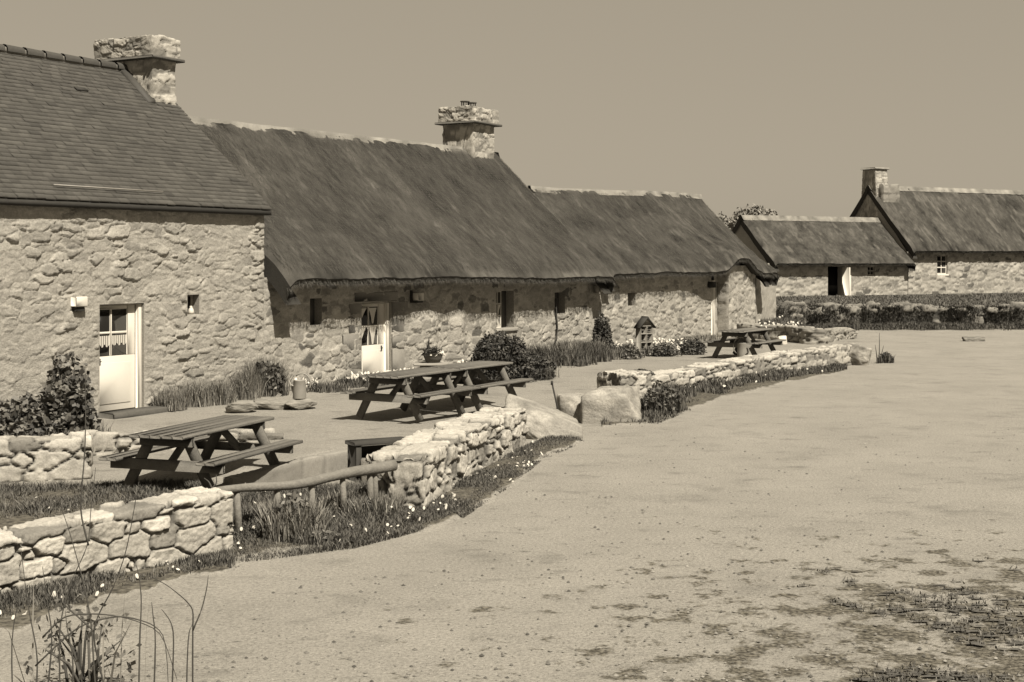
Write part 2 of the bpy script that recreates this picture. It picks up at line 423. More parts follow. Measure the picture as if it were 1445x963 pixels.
def strip_wall(acc, path, zb, zt, width, res, size, seed, joint=.05, relief=.05, rough=.02, rr=.045, top_noise=.05, taper=0.0, edge=.05, vrange=(.15, .9), jv=.1):
    """a dry stone wall swept along path [(x,y)], zb/zt per path point, stones in 3D so they turn the corners"""
    path = np.array([p[:2] for p in path], float); zb = np.broadcast_to(zb, (len(path),)); zt = np.broadcast_to(zt, (len(path),)); width = np.broadcast_to(width, (len(path),))
    seg = np.r_[0, np.cumsum(np.linalg.norm(np.diff(path, axis=0), axis=1))]; L = seg[-1]; n = max(3, int(L/res))
    t = np.linspace(0, L, n); ctr = np.stack([np.interp(t, seg, path[:, i]) for i in (0, 1)], -1)
    k = max(1, int(.3/res)); pad = np.pad(ctr, ((k, k), (0, 0)), mode='reflect', reflect_type='odd')
    ctr = np.stack([np.convolve(pad[:, i], np.ones(2*k+1)/(2*k+1), 'valid') for i in (0, 1)], -1)
    tan = np.gradient(ctr, axis=0); tan /= np.linalg.norm(tan, axis=1)[:, None]; nor = np.stack([tan[:, 1], -tan[:, 0]], -1)
    B = np.interp(t, seg, zb); T = np.interp(t, seg, zt); W = np.interp(t, seg, width)/2
    T = T+top_noise*fbm(np.stack([t*1.3, t*0, t*0+seed], -1), seed+3, 2)
    hm = float((T-B).mean()); wm = float(W.mean())
    # cross-section as unit perimeter
    pr = []
    nh = max(3, int(hm/res)); nw = max(3, int(2*wm/res)); nc = 3
    for i in range(nh): pr.append((1, i/nh*(1), 1, 0, 0))
    prm = [(1.0, i/nh, (1.0, 0.0)) for i in range(nh)]
    prm += [(1.0, 1.0, (math.cos(a), math.sin(a))) for a in np.linspace(0, PI/2, nc+2)[1:-1]]
    prm += [(1-2*i/nw, 1.0, (0.0, 1.0)) for i in range(nw+1)][1:-1]
    prm += [(-1.0, 1.0, (-math.sin(a), math.cos(a))) for a in np.linspace(0, PI/2, nc+2)[1:-1]]
    prm += [(-1.0, 1-i/nh, (-1.0, 0.0)) for i in range(1, nh+1)]
    m = len(prm)
    A = np.array([p[0] for p in prm]); C = np.array([p[1] for p in prm]); NN = np.array([p[2] for p in prm])
    hh = (T-B)
    corner = (C == 1.0) & (np.abs(A) == 1.0)
    a_off = A[None, :]*(W[:, None]-rr)*(1-taper*C[None, :])+NN[None, :, 0]*rr
    c_off = np.where(C[None, :] < 1, C[None, :]*(hh[:, None]-rr), hh[:, None]-rr+NN[None, :, 1]*rr)
    Pos = np.empty((n, m, 3)); Pos[..., :2] = ctr[:, None, :]+nor[:, None, :]*a_off[..., None]; Pos[..., 2] = B[:, None]+c_off
    Nv = np.empty((n, m, 3)); Nv[..., :2] = nor[:, None, :]*NN[None, :, 0:1]; Nv[..., 2] = NN[None, :, 1]
    Q = np.stack([np.broadcast_to(t[:, None], a_off.shape), a_off, c_off], -1)
    h, idn, prof = stones(Q, size, seed, joint, relief, rough, edge=edge, jit=(.95, .5, .42), p=9, wgt=.62, wob_=.028)
    V = Pos+Nv*h[..., None]
    def colr(idn, prof, Q): return np.clip(prof*(vrange[0]+(vrange[1]-vrange[0])*np.where(idn < .16, .05, .35+.65*idn)+.2*fbm(Q*3, seed+8, 2))+(1-prof)*jv, 0, 1)
    acc.add(V, gridfaces(n, m), colr(idn, prof, Q))
    for e, sg in ((0, -1), (n-1, 1)):
        K = max(3, int(wm/res)); cen = np.array([0, 0])
        per = np.stack([a_off[e], c_off[e]], -1); rings = []; vals = []
        for j in range(K+1):
            f = j/K; q = per*(1-f)+cen*f
            QQ = np.stack([np.full(m, t[e]+sg*.02), q[:, 0], q[:, 1]], -1)
            hq, iq, pq = stones(QQ, size, seed, joint, relief, rough, edge=edge, jit=(.95, .5, .42), p=9, wgt=.62, wob_=.028)
            fade = min(1, f*K/1.5)
            base = np.c_[ctr[e][None, :]+nor[e][None, :]*q[:, :1], B[e]+q[:, 1]]
            tv = np.array([tan[e, 0], tan[e, 1], 0])*sg
            rings.append(V[e]*(1-min(1, f*K))+min(1, f*K)*(base+tv*(rr*.6+hq[:, None])*fade)); vals.append(colr(iq, pq, QQ))
        acc.add(np.array(rings), gridfaces(K+1, m), np.array(vals))

def boulder(acc, c, size, rz=0, seed=0, n=64, amp=.12, slope=(0, 0), planes=16):
    th = np.linspace(0, PI, n); ph = np.linspace(0, 2*PI, 2*n, endpoint=True)
    T, Pp = np.meshgrid(th, ph, indexing='ij'); D = np.stack([np.sin(T)*np.cos(Pp), np.sin(T)*np.sin(Pp), np.cos(T)], -1)
    rs = np.random.RandomState(seed); N = rs.normal(size=(planes, 3)); N /= np.linalg.norm(N, axis=1)[:, None]; dd = rs.uniform(.70, .95, planes)
    N = np.concatenate([N, [[0, 0, 1], [0, -1, 0], [1, 0, 0], [-1, 0, 0], [0, 1, 0], [0, 0, -1]]]); dd = np.r_[dd, rs.uniform(.78, .92, 6)]
    dot = np.maximum(D @ N.T, 1e-3); r = (((dot/dd)**26).sum(-1))**(-1/26)
    r = r*(1+amp*fbm(D*1.7+seed*3.1, seed, 3)+.05*fbm(D*6+seed, seed+5, 3)+.022*fbm(D*20+seed, seed+6, 3))
    V = D*r[..., None]*np.array(size)/2
    V[..., 2] = V[..., 2]-(slope[0]*V[..., 0]+slope[1]*V[..., 1])
    ca, sa = math.cos(rz), math.sin(rz); V = np.stack([V[..., 0]*ca-V[..., 1]*sa, V[..., 0]*sa+V[..., 1]*ca, V[..., 2]], -1)+np.array(c)
    acc.add(V, gridfaces(n, 2*n), np.clip(.5+.6*fbm(D*2.5, seed+9, 4), 0, 1))

# ------------------------------------------------------------------ thatch
def thatch(name, fr, parent, s0, s1, o, ze, wr, zr, th=.34, verge=.15, res=.07, seed=0, out=None, lift=None, right_in=0.0, fringe=900):
    """closed thatched roof: o overhang, ze(s) eave bottom height, ridge at w=wr, zr(s)"""
    L = s1-s0; n = int(L/res); S = np.linspace(s0, s1, n)
    f = lambda g: g(S) if callable(g) else np.full(n, float(g))
    O = f(o); ZE = f(ze)+(f(lift) if lift is not None else 0); ZR = f(zr); ZE0 = f(ze)
    m = 58; q = np.linspace(0, 1, m)
    def half(back):
        oo = O if not back else O*0+.4
        ze_ = ZE if not back else ZE0
        w0 = -oo; zt = ze_+th*.85
        W = w0[:, None]+(wr-w0[:, None])*q[None, :]
        base0 = (ZE0+th*.85)[:, None]
        Zs = base0+(ZR[:, None]-base0)*q[None, :]
        sag = -.10*np.sin(q*PI)[None, :]
        li = (zt-(ZE0+th*.85))[:, None]*np.exp(-(q*3.0)**2)[None, :]
        Zs = Zs+sag+li
        lip = -.12*np.exp(-(q*m/2.6)**1.5)[None, :]; Zs = Zs+lip
        return W, Zs
    W, Z = half(False)
    sl = np.linalg.norm([wr+.5, 3.5]); uvv = q*5.0
    d_end = np.minimum(S-s0, s1-S)
    Z = Z-(verge*np.exp(-(d_end/.14)**1.5))[:, None]
    PP = np.stack([np.broadcast_to(S[:, None], W.shape), np.broadcast_to(uvv[None, :], W.shape), W*0], -1)
    disp = .05*fbm(PP*np.array([.7, .5, 1]), seed, 2)+.035*fbm(PP*np.array([2.6, 2.2, 1]), seed+4, 3)+.02*fbm(PP*np.array([12, 4, 1]), seed+7, 2)
    W1 = W-disp*.6; Z1 = Z+disp*.75
    val = np.clip(.45+.2*fbm(PP*np.array([9, 2.5, 1]), seed+12, 3)+.5*fbm(PP*np.array([1.3, 1.0, 1]), seed+15, 4)+.35*fbm(PP*np.array([6, 4, 1]), seed+16, 2)+.6*sstep(.22, .5, fbm(PP*np.array([3.5, 1.2, 1]), seed+18, 3)), 0, 1)
    acc = Acc()
    uvs = np.stack([PP[..., 0], PP[..., 1]], -1)
    V = fr(PP[..., 0], W1, Z1); acc.add(V, gridfaces(n, m), val, uvs)
    # eave lip and soffit
    k = 5; Wl = np.empty((n, k+1)); Zl = np.empty((n, k+1)); Wl[:, 0] = W1[:, 0]; Zl[:, 0] = Z1[:, 0]
    rag = .03*fbm(np.stack([S*9, S*0, S*0], -1), seed+20, 3)
    for j, (dw, dz) in enumerate(((.035, -.05), (.10, -.085), (.18, -.10), (.30, -.09), (.0, 0)), 1):
        Wl[:, j] = W1[:, 0]+dw; Zl[:, j] = Z1[:, 0]+dz*th/.3+rag
    Wl[:, 5] = .3; Zl[:, 5] = Z1[:, 0]+.42
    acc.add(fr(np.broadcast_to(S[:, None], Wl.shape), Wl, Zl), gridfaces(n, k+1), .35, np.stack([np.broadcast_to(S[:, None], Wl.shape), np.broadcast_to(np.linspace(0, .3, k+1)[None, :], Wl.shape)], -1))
    # back slope
    Wb, Zb = half(True); Wb = 2*wr-Wb
    acc.add(fr(np.broadcast_to(S[:, None], Wb.shape), Wb, Zb), gridfaces(n, m), .5, uvs)
    # verge ends: thickness strips
    for e in (0, n-1):
        outer = np.stack([W1[e], Z1[e]], -1); inner = outer+np.array([.12, -th*1.05]); inner[:, 1] = np.minimum(inner[:, 1], outer[:, 1]-.05)
        se = S[e]; s_in = se
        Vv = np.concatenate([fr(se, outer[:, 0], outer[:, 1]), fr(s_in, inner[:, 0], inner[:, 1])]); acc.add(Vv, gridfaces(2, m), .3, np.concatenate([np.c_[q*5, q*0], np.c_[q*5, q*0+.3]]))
        bo = np.stack([Wb[e], Zb[e]], -1); bi = bo+np.array([-.12, -th*1.05])
        Vv = np.concatenate([fr(se, bo[:, 0], bo[:, 1]), fr(s_in, bi[:, 0], bi[:, 1])]); acc.add(Vv, gridfaces(2, m), .3)
        # underside of the verge overhang
        sg = 1 if e == 0 else -1
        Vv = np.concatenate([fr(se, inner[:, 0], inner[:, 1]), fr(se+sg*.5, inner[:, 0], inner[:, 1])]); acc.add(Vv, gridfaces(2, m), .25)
    # loose straw along the eave and lying on the slope
    rs = np.random.RandomState(seed+90)
    if fringe:
        K = fringe; si = rs.randint(0, n, K); a = fr(S[si]+rs.uniform(-.03, .03, K), W1[si, 0]+rs.uniform(.0, .08, K), Z1[si, 0]-rs.uniform(.02, .12, K))
        ln = rs.uniform(.04, .12, K); dirw = np.stack([rs.uniform(-.3, .3, K), -np.ones(K)*.55, -np.ones(K)], -1)
        dirv = fr(dirw[:, 0], dirw[:, 1], dirw[:, 2])-fr(0*ln, 0*ln, 0*ln); b = a+dirv*ln[:, None]; sd = np.r_[fr.u, 0]*.006
        acc.add(np.stack([a-sd, a+sd, b], 1).reshape(-1, 3), np.arange(K*3).reshape(-1, 3), rs.uniform(.2, .9, K).repeat(3), np.zeros((K*3, 2)))
        K = fringe*14; si = rs.randint(2, n-2, K); qi = rs.randint(3, m-2, K)
        a = fr(S[si]+rs.uniform(-.04, .04, K), W1[si, qi]-.008, Z1[si, qi]+.012); b = fr(S[si]+rs.uniform(-.1, .1, K), W1[si, qi-2]-.015, Z1[si, qi-2]+.018)
        acc.add(np.stack([a-sd*.8, a+sd*.8, b], 1).reshape(-1, 3), np.arange(K*3).reshape(-1, 3), np.clip(rs.normal(.62, .25, K), 0, 1).repeat(3), np.zeros((K*3, 2)))
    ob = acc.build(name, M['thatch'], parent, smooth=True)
    return ob, S, W1, Z1
def ridge_cap(fr, parent, s0, s1, wr, zr, hw=.14, drop=.12, seed=0, th=-.02):
    n = int((s1-s0)/.12); S = np.linspace(s0, s1, n); ZR = zr(S) if callable(zr) else np.full(n, zr)
    pts = [(-hw-.02, -drop-.03), (-hw, -drop), (-hw*.5, -drop*.42), (-.05, .05), (.05, .05), (hw*.5, -drop*.42), (hw, -drop), (hw, -drop-.03)]
    W = np.array([p[0] for p in pts])[None, :]+np.zeros((n, 1))+wr; Z = np.array([p[1] for p in pts])[None, :]+ZR[:, None]+th
    PP = np.stack([np.broadcast_to(S[:, None], W.shape), W, Z], -1); d = fbm(PP*4, seed, 2)*.03
    W = W+d; Z = Z+fbm(PP*3, seed+3, 2)*.03
    acc = Acc(); acc.add(fr(PP[..., 0], W, Z), gridfaces(n, len(pts)), np.clip(.5+fbm(PP*2, seed+6, 3), 0, 1))
    return acc.build('ridge_cap', M['mortar'], parent, smooth=True)

# ------------------------------------------------------------------ plants
def blades(acc, base, hgt, lean=.35, wid=.008, rs=R, val=(.1, .95), droop=.25):
    """base (n,3), hgt (n,)"""
    n = len(base); a = rs.uniform(0, 2*PI, n); ln = rs.uniform(.05, lean, n)*hgt; d = np.stack([np.cos(a), np.sin(a), a*0], -1)
    sd = np.stack([-np.sin(a+rs.uniform(-.9, .9, n)), np.cos(a), a*0], -1)*wid*rs.uniform(.6, 1.4, n)[:, None]
    up = np.array([0, 0, 1.0]); m1 = base+d*(ln*.4)[:, None]+up*(hgt*.6)[:, None]; tip = base+d*(ln*(1+droop))[:, None]+up*hgt[:, None]
    V = np.stack([base-sd, base+sd, m1+sd*.7, m1-sd*.7, tip], 1).reshape(-1, 3); i = np.arange(n)[:, None]*5
    acc.add(V, [i+np.array([[0, 1, 2, 3]]), i+np.array([[3, 2, 4]])], rs.uniform(val[0], val[1], n).repeat(5))
def leaves(acc, C, size, rs=R, val=None, elong=1.6):
    n = len(C); size = np.broadcast_to(size, (n,))*rs.uniform(.6, 1.3, n)
    a = rs.normal(size=(n, 3)); a /= np.linalg.norm(a, axis=1)[:, None]; b = rs.normal(size=(n, 3)); b -= a*(a*b).sum(1)[:, None]; b /= np.linalg.norm(b, axis=1)[:, None]
    a = a*(size*elong*.5)[:, None]; b = b*(size*.5)[:, None]
    V = np.stack([C-a, C+b*.9-a*.1, C+a, C-b*.9-a*.1], 1).reshape(-1, 3)
    v = rs.uniform(.1, .9, n) if val is None else val
    acc.add(V, np.arange(n*4).reshape(-1, 4), np.asarray(v).repeat(4))
def blobpts(n, c, r, rs=R, seed=0, shell=.45, gap=.0):
    D = rs.normal(size=(n*3, 3)); D /= np.linalg.norm(D, axis=1)[:, None]; D[:, 2] = np.abs(D[:, 2])*1.0-.12
    rad = rs.uniform(shell, 1, len(D))**.6*(1+.45*fbm(D*2.2+seed, seed, 3))
    P = D*rad[:, None]
    keep = fbm(P*3.0+seed*1.7, seed+3, 2) > -.28+gap
    P = P[keep][:n]
    return P*np.array(r)+np.array(c)
def shrub(name, label, c, r, n, leafsize, matl='leaf', seed=0, cat='shrub', grass=0, gh=.3, shell=.35, stems=9, elong=1.8, flowers=0, gmat=None, group=None, gap=0):
    rs = np.random.RandomState(seed+300)
    t = thing(name, label, cat, c, group=group)
    acc = Acc(); P = blobpts(n, (c[0], c[1], c[2]+r[2]*.08), r, rs, seed, shell, gap=gap)
    P[:, 2] = np.maximum(P[:, 2], c[2]+.01)
    v = np.clip(.45+.9*fbm(P*6, seed, 2)+rs.uniform(-.3, .3, len(P)), 0, 1)
    leaves(acc, P, leafsize, rs, v, elong)
    acc.build('foliage', M[matl], t)
    if stems:
        sa = Acc()
        for k in range(stems):
            q = P[rs.randint(len(P))]; b = np.array([c[0]+rs.uniform(-.2, .2)*r[0], c[1]+rs.uniform(-.2, .2)*r[1], c[2]-.02]); mid = (b+q)/2+np.array([0, 0, .08])
            sa.tube([b, mid, q], [.012, .009, .004], 5, rs.uniform(.2, .8))
        sa.build('stem', M['stem'], t)
    if grass:
        ga = Acc(); a = rs.uniform(0, 2*PI, grass); rr = np.sqrt(rs.uniform(0, 1, grass)); B = np.stack([c[0]+np.cos(a)*rr*r[0]*1.1, c[1]+np.sin(a)*rr*r[1]*1.1, np.full(grass, c[2]-.01)], -1)
        blades(ga, B, rs.uniform(.4, 1.1, grass)*gh, .5, .007, rs); ga.build('grass_tuft', M[gmat or 'grass'], t)
    if flowers:
        fa = Acc(); Pf = blobpts(flowers, (c[0], c[1], c[2]+.03), (r[0]*1.05, r[1]*1.05, r[2]*1.05), rs, seed+3, .9); discs(fa, Pf, .028, rs); fa.build('flower', M['petal'], t)
    return t
def discs(acc, C, r, rs=R, k=6):
    n = len(C); tilt = rs.normal(scale=.5, size=(n, 2)); rad = r*rs.uniform(.7, 1.3, n)
    ring = []
    for j in range(k):
        a = 2*PI*j/k; x = np.cos(a)*rad; y = np.sin(a)*rad; ring.append(C+np.stack([x, y*.75, x*tilt[:, 0]+y*tilt[:, 1]+y*.7], -1))
    V = np.stack([C+np.array([0, 0, r*.35])]+ring, 1).reshape(-1, 3); i = np.arange(n)[:, None]*(k+1)
    F = [i+np.array([[0, 1+j, 1+(j+1) % k]]) for j in range(k)]
    acc.add(V, F, rs.uniform(.2, .9, n).repeat(k+1))
def grassbed(name, label, quad, n, hgt, matl='grass', seed=0, wid=.007, flowers=0, cat='grass', fz=.1, frad=.02, clump=1.0, z=None, lean=.5, edge_thin=1.0):
    """stuff: blades over a polygon strip given by two polylines of world points (near, far)"""
    rs = np.random.RandomState(seed+500); near, far = [np.array(q, float) for q in quad]
    def sample(k):
        u = rs.uniform(0, 1, k); v = rs.uniform(0, 1, k)
        def along(pl, u):
            seg = np.r_[0, np.cumsum(np.linalg.norm(np.diff(pl, axis=0), axis=1))]; return np.stack([np.interp(u*seg[-1], seg, pl[:, i]) for i in range(3)], -1)
        return along(near, u)*(1-v[:, None])+along(far, u)*v[:, None], u, v
    B, u, v = sample(n*2)
    nz = fbm(B*np.array([1.7, 1.7, 0])+seed, seed, 3); keep = (nz*clump+rs.uniform(-.3, .3, len(B)) > -.15+edge_thin*.55*(1-sstep(0, .45, v))); B = B[keep][:n]; nz = nz[keep][:n]
    hh = (hgt if np.ndim(hgt) == 0 else np.interp(u[keep][:n], np.linspace(0, 1, len(hgt)), hgt))*rs.uniform(.35, 1.05, len(B))*(1+.8*nz)
    hh = hh*(.45+.55*sstep(0, .35, v[keep][:n])); acc = Acc(); blades(acc, B, hh, lean, wid, rs, val=(.0, 1.0))
    o = acc.build(name, M[matl]); setprops(o, label, cat, kind='stuff')
    if flowers:
        F, _, _ = sample(flowers*3); keep = fbm(F*np.array([1.1, 1.1, 0])+seed*2, seed+6, 2) > .08; F = F[keep][:flowers]; F[:, 2] += fz*rs.uniform(.5, 1.3, len(F))
        fa = Acc(); discs(fa, F, frad, rs); fo = fa.build('daisy_flowers', M['petal']); setprops(fo, 'scattered white daisy heads over the '+label, 'flowers', kind='stuff')
    return o

# ================================================================== HOUSE A (slate)
A = thing('stone_house', 'tall rubble stone house with slate roof and white half glazed door, at the left edge', 'house', tuple(ROW(0, 0, .3)), ROW.ang)
acc = Acc()
doorA = (-.465, .60, .30, 2.20, .20); winA = (1.72, 2.04, 1.95, 2.32, .25)
facade(acc, ROW, -13, 3.91, .1, 4.1, .020, (.30, 1, .13), 3, [doorA, winA], joint=.006, relief=.045, rough=.022, coarse_before=-4)
shell(acc, ROW, -13, 3.91, 3.17, .1, 3.95, 6.75)
acc.build('wall', M['render'], A, smooth=True)
# slates
acc = Acc(); rs = np.random.RandomState(5)
ew, ez, rw, rz_ = -.16, 3.98, 3.17, 6.91; sl = math.hypot(rw-ew, rz_-ez); dw, dz = (rw-ew)/sl, (rz_-ez)/sl; nw_, nz_ = -dz, dw
rows = 37; ex = sl/rows
for r in range(rows):
    t0 = r*ex; s = -13-(r % 2)*.11
    while s < 3.93:
        wdt = rs.uniform(.18, .27); e = min(s+wdt, 3.97); a0 = max(s, -13.1); s += wdt
        if e-a0 < .03: continue
        l = .022+rs.uniform(-.005, .008); t1 = t0+ex*1.25; jb = rs.uniform(-.008, .004); q = []
        for (sv, tv, hv) in ((a0+.003, t0+jb, l), (e-.003, t0+jb+rs.uniform(-.003, .003), l+rs.uniform(-.003, .003)), (e-.003, t1, .004), (a0+.003, t1, .004)):
            q.append(ROW(sv, ew+dw*tv+nw_*hv, ez+dz*tv+nz_*hv))
        for (sv, tv) in ((a0+.003, t0+jb), (e-.003, t0+jb)): q.append(ROW(sv, ew+dw*tv-nw_*.004, ez+dz*tv-nz_*.004))
        acc.add(q, np.array([[0, 1, 2, 3], [4, 5, 1, 0]]), float(np.clip(rs.normal(.5, .2), 0, 1)))
acc.add([ROW(-13.1, ew+.02, ez-.03), ROW(3.97, ew+.02, ez-.03), ROW(3.97, rw, rz_-.03), ROW(-13.1, rw, rz_-.03), ROW(3.97, 2*rw-ew, ez), ROW(-13.1, 2*rw-ew, ez)], np.array([[0, 1, 2, 3], [3, 2, 4, 5]]), .4)
roofA = acc.build('roof', M['slate'], A)
acc = Acc(); acc.box(ROW, -13.1, 3.96, -.15, -.02, 3.86, 3.955, .4); acc.build('eave_board', M['dwood'], A)
# ridge tiles: half-round tiles with gaps
acc = Acc(); s = -13.0
while s < 3.1:
    pts = []
    for e in (0, 1):
        for a in np.linspace(-.25, PI+.25, 9):
            rr = .105+(.012 if e == 0 else 0); pts.append(ROW(s+e*.42, rw-math.cos(a)*rr*1.1, rz_+.02+math.sin(a)*rr))
    acc.add(pts, gridfaces(2, 9), random.uniform(.15, .4)); s += .47
acc.build('ridge_tile_row', M['slate'], A, smooth=True)
acc = Acc(); acc.box(ROW, -13, 3.2, rw-.07, rw+.07, rz_-.05, rz_+.075, .7); acc.build('ridge_bedding', M['mortar'], A)
def on_slope(s, t, h=0): return ROW(s, ew+dw*t+nw_*h, ez+dz*t+nz_*h)
acc = Acc(); acc.tube([on_slope(-1.45, .32, .06), on_slope(1.1, .30, .06)], .014, 6); ob = acc.build('gutter_rod', M['zinc'], A); 
acc = Acc(); acc.hexa([on_slope(1.22, 3.38, .01), on_slope(1.5, 3.38, .01), on_slope(1.5, 3.50, .01), on_slope(1.22, 3.50, .01), on_slope(1.22, 3.38, .06), on_slope(1.5, 3.38, .06), on_slope(1.5, 3.5, .03), on_slope(1.22, 3.5, .03)]); acc.build('roof_vent', M['iron'], A)
# chimney of A
def chimney(fr, parent, s0, s1, w0, w1, zb, zt, capz, seed, over=.08, capth=.32, flare=0):
    acc = Acc(); c0 = fr((s0+s1)/2, w0, 0); 
    strip_wall(acc, [fr(s0, (w0+w1)/2, 0), fr(s1, (w0+w1)/2, 0)], zb, zt, w1-w0, .03, (.30, .30, .15), seed, joint=.02, relief=.03, rough=.02, rr=.03, top_noise=.0, jv=.2, vrange=(.1, .95), edge=.09)
    ch = acc.build('chimney', M['chim'], parent, smooth=True)
    acc = Acc(); o = over
    strip_wall(acc, [fr(s0-o-.03, (w0+w1)/2, 0), fr(s1+o+.03, (w0+w1)/2, 0)], zt-.02, zt+capth, w1-w0+2*o, .03, (.30, .30, .14), seed+2, joint=.02, relief=.03, rough=.02, rr=.03, top_noise=.06, jv=.2, edge=.09, vrange=(.1, .95))
    acc.build('chimney_head', M['chim'], ch, smooth=True)
    acc = Acc(); acc.rbox(fr, s0-o-.1, s1+o+.1, w0-o-.08, w1+o+.08, zt-.065, zt+.0, .12, .02); acc.build('drip_stone', M['step'], ch)
    return ch
chA = chimney(ROW, A, 3.24, 3.90, 2.35, 3.9, 5.2, 7.15, 7.6, 41, over=.05, capth=.42)
acc = Acc()   # raised mortar verge between the slates and the stack
acc.hexa([ROW(3.06, 2.3, 6.10), ROW(3.26, 2.3, 6.10), ROW(3.26, 3.17, 6.88), ROW(3.06, 3.17, 6.88), ROW(3.06, 2.3, 6.20), ROW(3.26, 2.3, 6.24), ROW(3.26, 3.17, 7.04), ROW(3.06, 3.17, 6.98)], .25); acc.build('chimney_flashing', M['slate'], chA)
# door of A
def half_door(fr, parent, hole, leafw0, leafs, zp0, zp1, panes, curtain=True, knob=None, post=True):
    a, b, c, d, dp = hole
    s0, s1 = leafs
    dr = Acc(); w0 = leafw0; th = .05
    zb = c+.02
    dr.rbox(fr, s0, s1, w0, w0+th, zb, zp0, .5, .006)                     # lower panel
    ps0, ps1 = panes
    dr.rbox(fr, s0, ps0, w0, w0+th, zp0+.001, zp1, .5); dr.rbox(fr, ps1, s1, w0, w0+th, zp0+.001, zp1, .5)
    dr.rbox(fr, ps0, ps1, w0+.002, w0+th, zp1-.07, zp1-.002, .5)
    mid = (ps0+ps1)/2; mz = (zp0+zp1-.07)/2
    dr.rbox(fr, mid-.022, mid+.022, w0+.004, w0+th-.004, zp0, zp1-.07, .5); dr.rbox(fr, ps0, ps1, w0+.007, w0+th-.007, mz-.022, mz+.022, .5)
    dr.rbox(fr, s0+.14, s1-.12, w0-.012, w0+.002, zb+.12, zp0-.12, .5, .01)
    door = dr.build('door', M['white'], parent)
    g = Acc(); g.box(fr, ps0, ps1, w0+.022, w0+.030, zp0, zp1-.07); g.build('window_pane', M['glass'], door)
    dk = Acc(); dk.box(fr, s0-.02, s1+.02, w0+.07, w0+.08, zb, zp1); dk.build('dark_backing', M['dark'], door)  # black sheet in place of the unlit room behind the door
    if knob:
        k = Acc(); k.rbox(fr, knob[0]-.02, knob[0]+.02, w0-.02, w0, knob[1]-.07, knob[1]+.05, .5, .005); k.tube([fr(knob[0], w0-.01, knob[1]), fr(knob[0], w0-.05, knob[1]), fr(knob[0]-.07, w0-.055, knob[1]-.01)], .009, 6); k.build('handle', M['iron'], door)
    return door, (ps0, ps1, mid, mz, w0)
dA, q = half_door(ROW, A, doorA, .12, (-.62, .50), 1.28, 2.17, (-.46, .31), knob=(-.36, 1.2))
def lace(fr, s0, s1, w, ztop, drop, parent, sc=4):
    n = 36; S = np.linspace(s0, s1, n); zb = ztop-drop*(.72+.28*np.abs(np.sin(np.linspace(0, sc*PI, n)))); ww = w+.006*np.sin(np.linspace(0, 14*PI, n))
    acc = Acc(); acc.add(np.stack([fr(S, ww, ztop+S*0), fr(S, ww, zb)]), gridfaces(2, n)); return acc.build('lace_curtain', M['lace'], parent)
lace(ROW, -.45, q[2]-.025, .138, q[3]-.05, .20, dA, 3); lace(ROW, q[2]+.025, .305, .138, q[3]-.05, .18, dA, 3)
acc = Acc(); acc.rbox(ROW, .50, .595, .05, .12, .30, 2.19, .5); acc.rbox(ROW, -.46, .595, .1, .12, 2.17, 2.198, .5); acc.build('door_frame', M['white'], A)
acc = Acc(); acc.rbox(ROW, -.55, 1.0, -.42, -.03, .2, .335, .5, .02); setprops(acc.build('door_step', M['step'], A))
wn = Acc(); a, b, c, d, dp = winA
wn.rbox(ROW, a, a+.03, .16, .2, c, d); wn.rbox(ROW, b-.03, b, .16, .2, c, d); wn.rbox(ROW, a, b, .162, .198, d-.03, d-.001); wn.rbox(ROW, a, b, .162, .198, c+.001, c+.03)
w_ = wn.build('small_window', M['white'], A); g = Acc(); g.box(ROW, a, b, .19, .195, c, d); g.build('pane', M['glass'], w_)
g = Acc(); g.lathe(tuple(ROW(1.9, .08, 1.95)), [(.0, 0), (.045, 0), (.06, .04), (.045, .1), (.02, .13), (.03, .15), (0, .16)], 12); setprops(g.build('white_ornament', M['white'], None, smooth=True), 'little white pot standing in the small window niche of the slate roofed house', 'ornament')
g = Acc(); g.rbox(ROW, -1.13, -.86, -.14, -.002, 2.18, 2.35, .5, .012); lp = g.build('wall_light', M['white'], A)
g = Acc(); g.rbox(ROW, -1.10, -.90, -.10, -.01, 2.10, 2.178, .5); g.build('light_bracket', M['iron'], lp)

# ================================================================== HOUSE B (thatched, chimney)
B = thing('thatched_house', 'long low thatched house with stone chimney and white half glazed door with tied curtains', 'house', tuple(ROW(8, 0, .3)), ROW.ang)
doorB = (7.22, 8.34, .30, 2.02, .22)
holesB = [doorB, (5.39, 5.80, 1.60, 2.16, .35), (13.05, 13.95, 1.20, 2.16, .38), (16.2, 16.8, 1.48, 2.06, .35)]
def bulgeB(S, Z): return .17*np.exp(-((S-9.6)/.55)**4)*sstep(2.0, 1.5, Z)+.16*np.exp(-((S-11.1)/.35)**2)*sstep(2.1, 1.4, Z)  # wall swelled out here to shape the lower edge of the eave shadow
acc = Acc(); facade(acc, ROW, 3.91, 18.26, .1, 2.62, .024, (.30, 1, .15), 8, holesB, joint=.008, relief=.035, rough=.02, flat=.35, contrast=1.7, bulge=bulgeB)
shell(acc, ROW, 3.95, 18.2, 3.3, .1, 2.5, 5.9)
acc.build('wall', M['render'], B, smooth=True)
zeB = lambda s: 2.42-.10*sstep(4, 19, s)+.03*fbm(np.stack([s*.4, s*0, s*0], -1), 77, 2)
zrB = lambda s: 6.10+.10*sstep(4, 17, s)+.03*fbm(np.stack([s*.5, s*0, s*0], -1), 78, 2)
rb, *_ = thatch('roof', ROW, B, 3.99, 18.75, .62, zeB, 3.3, zrB, seed=10, fringe=2600)
ridge_cap(ROW, B, 3.3, 16.6, 3.3, zrB, seed=3)
chB = chimney(ROW, B, 16.8, 18.0, 3.0, 4.05, 5.2, 6.98, 7.4, 61, over=.09, capth=.42)
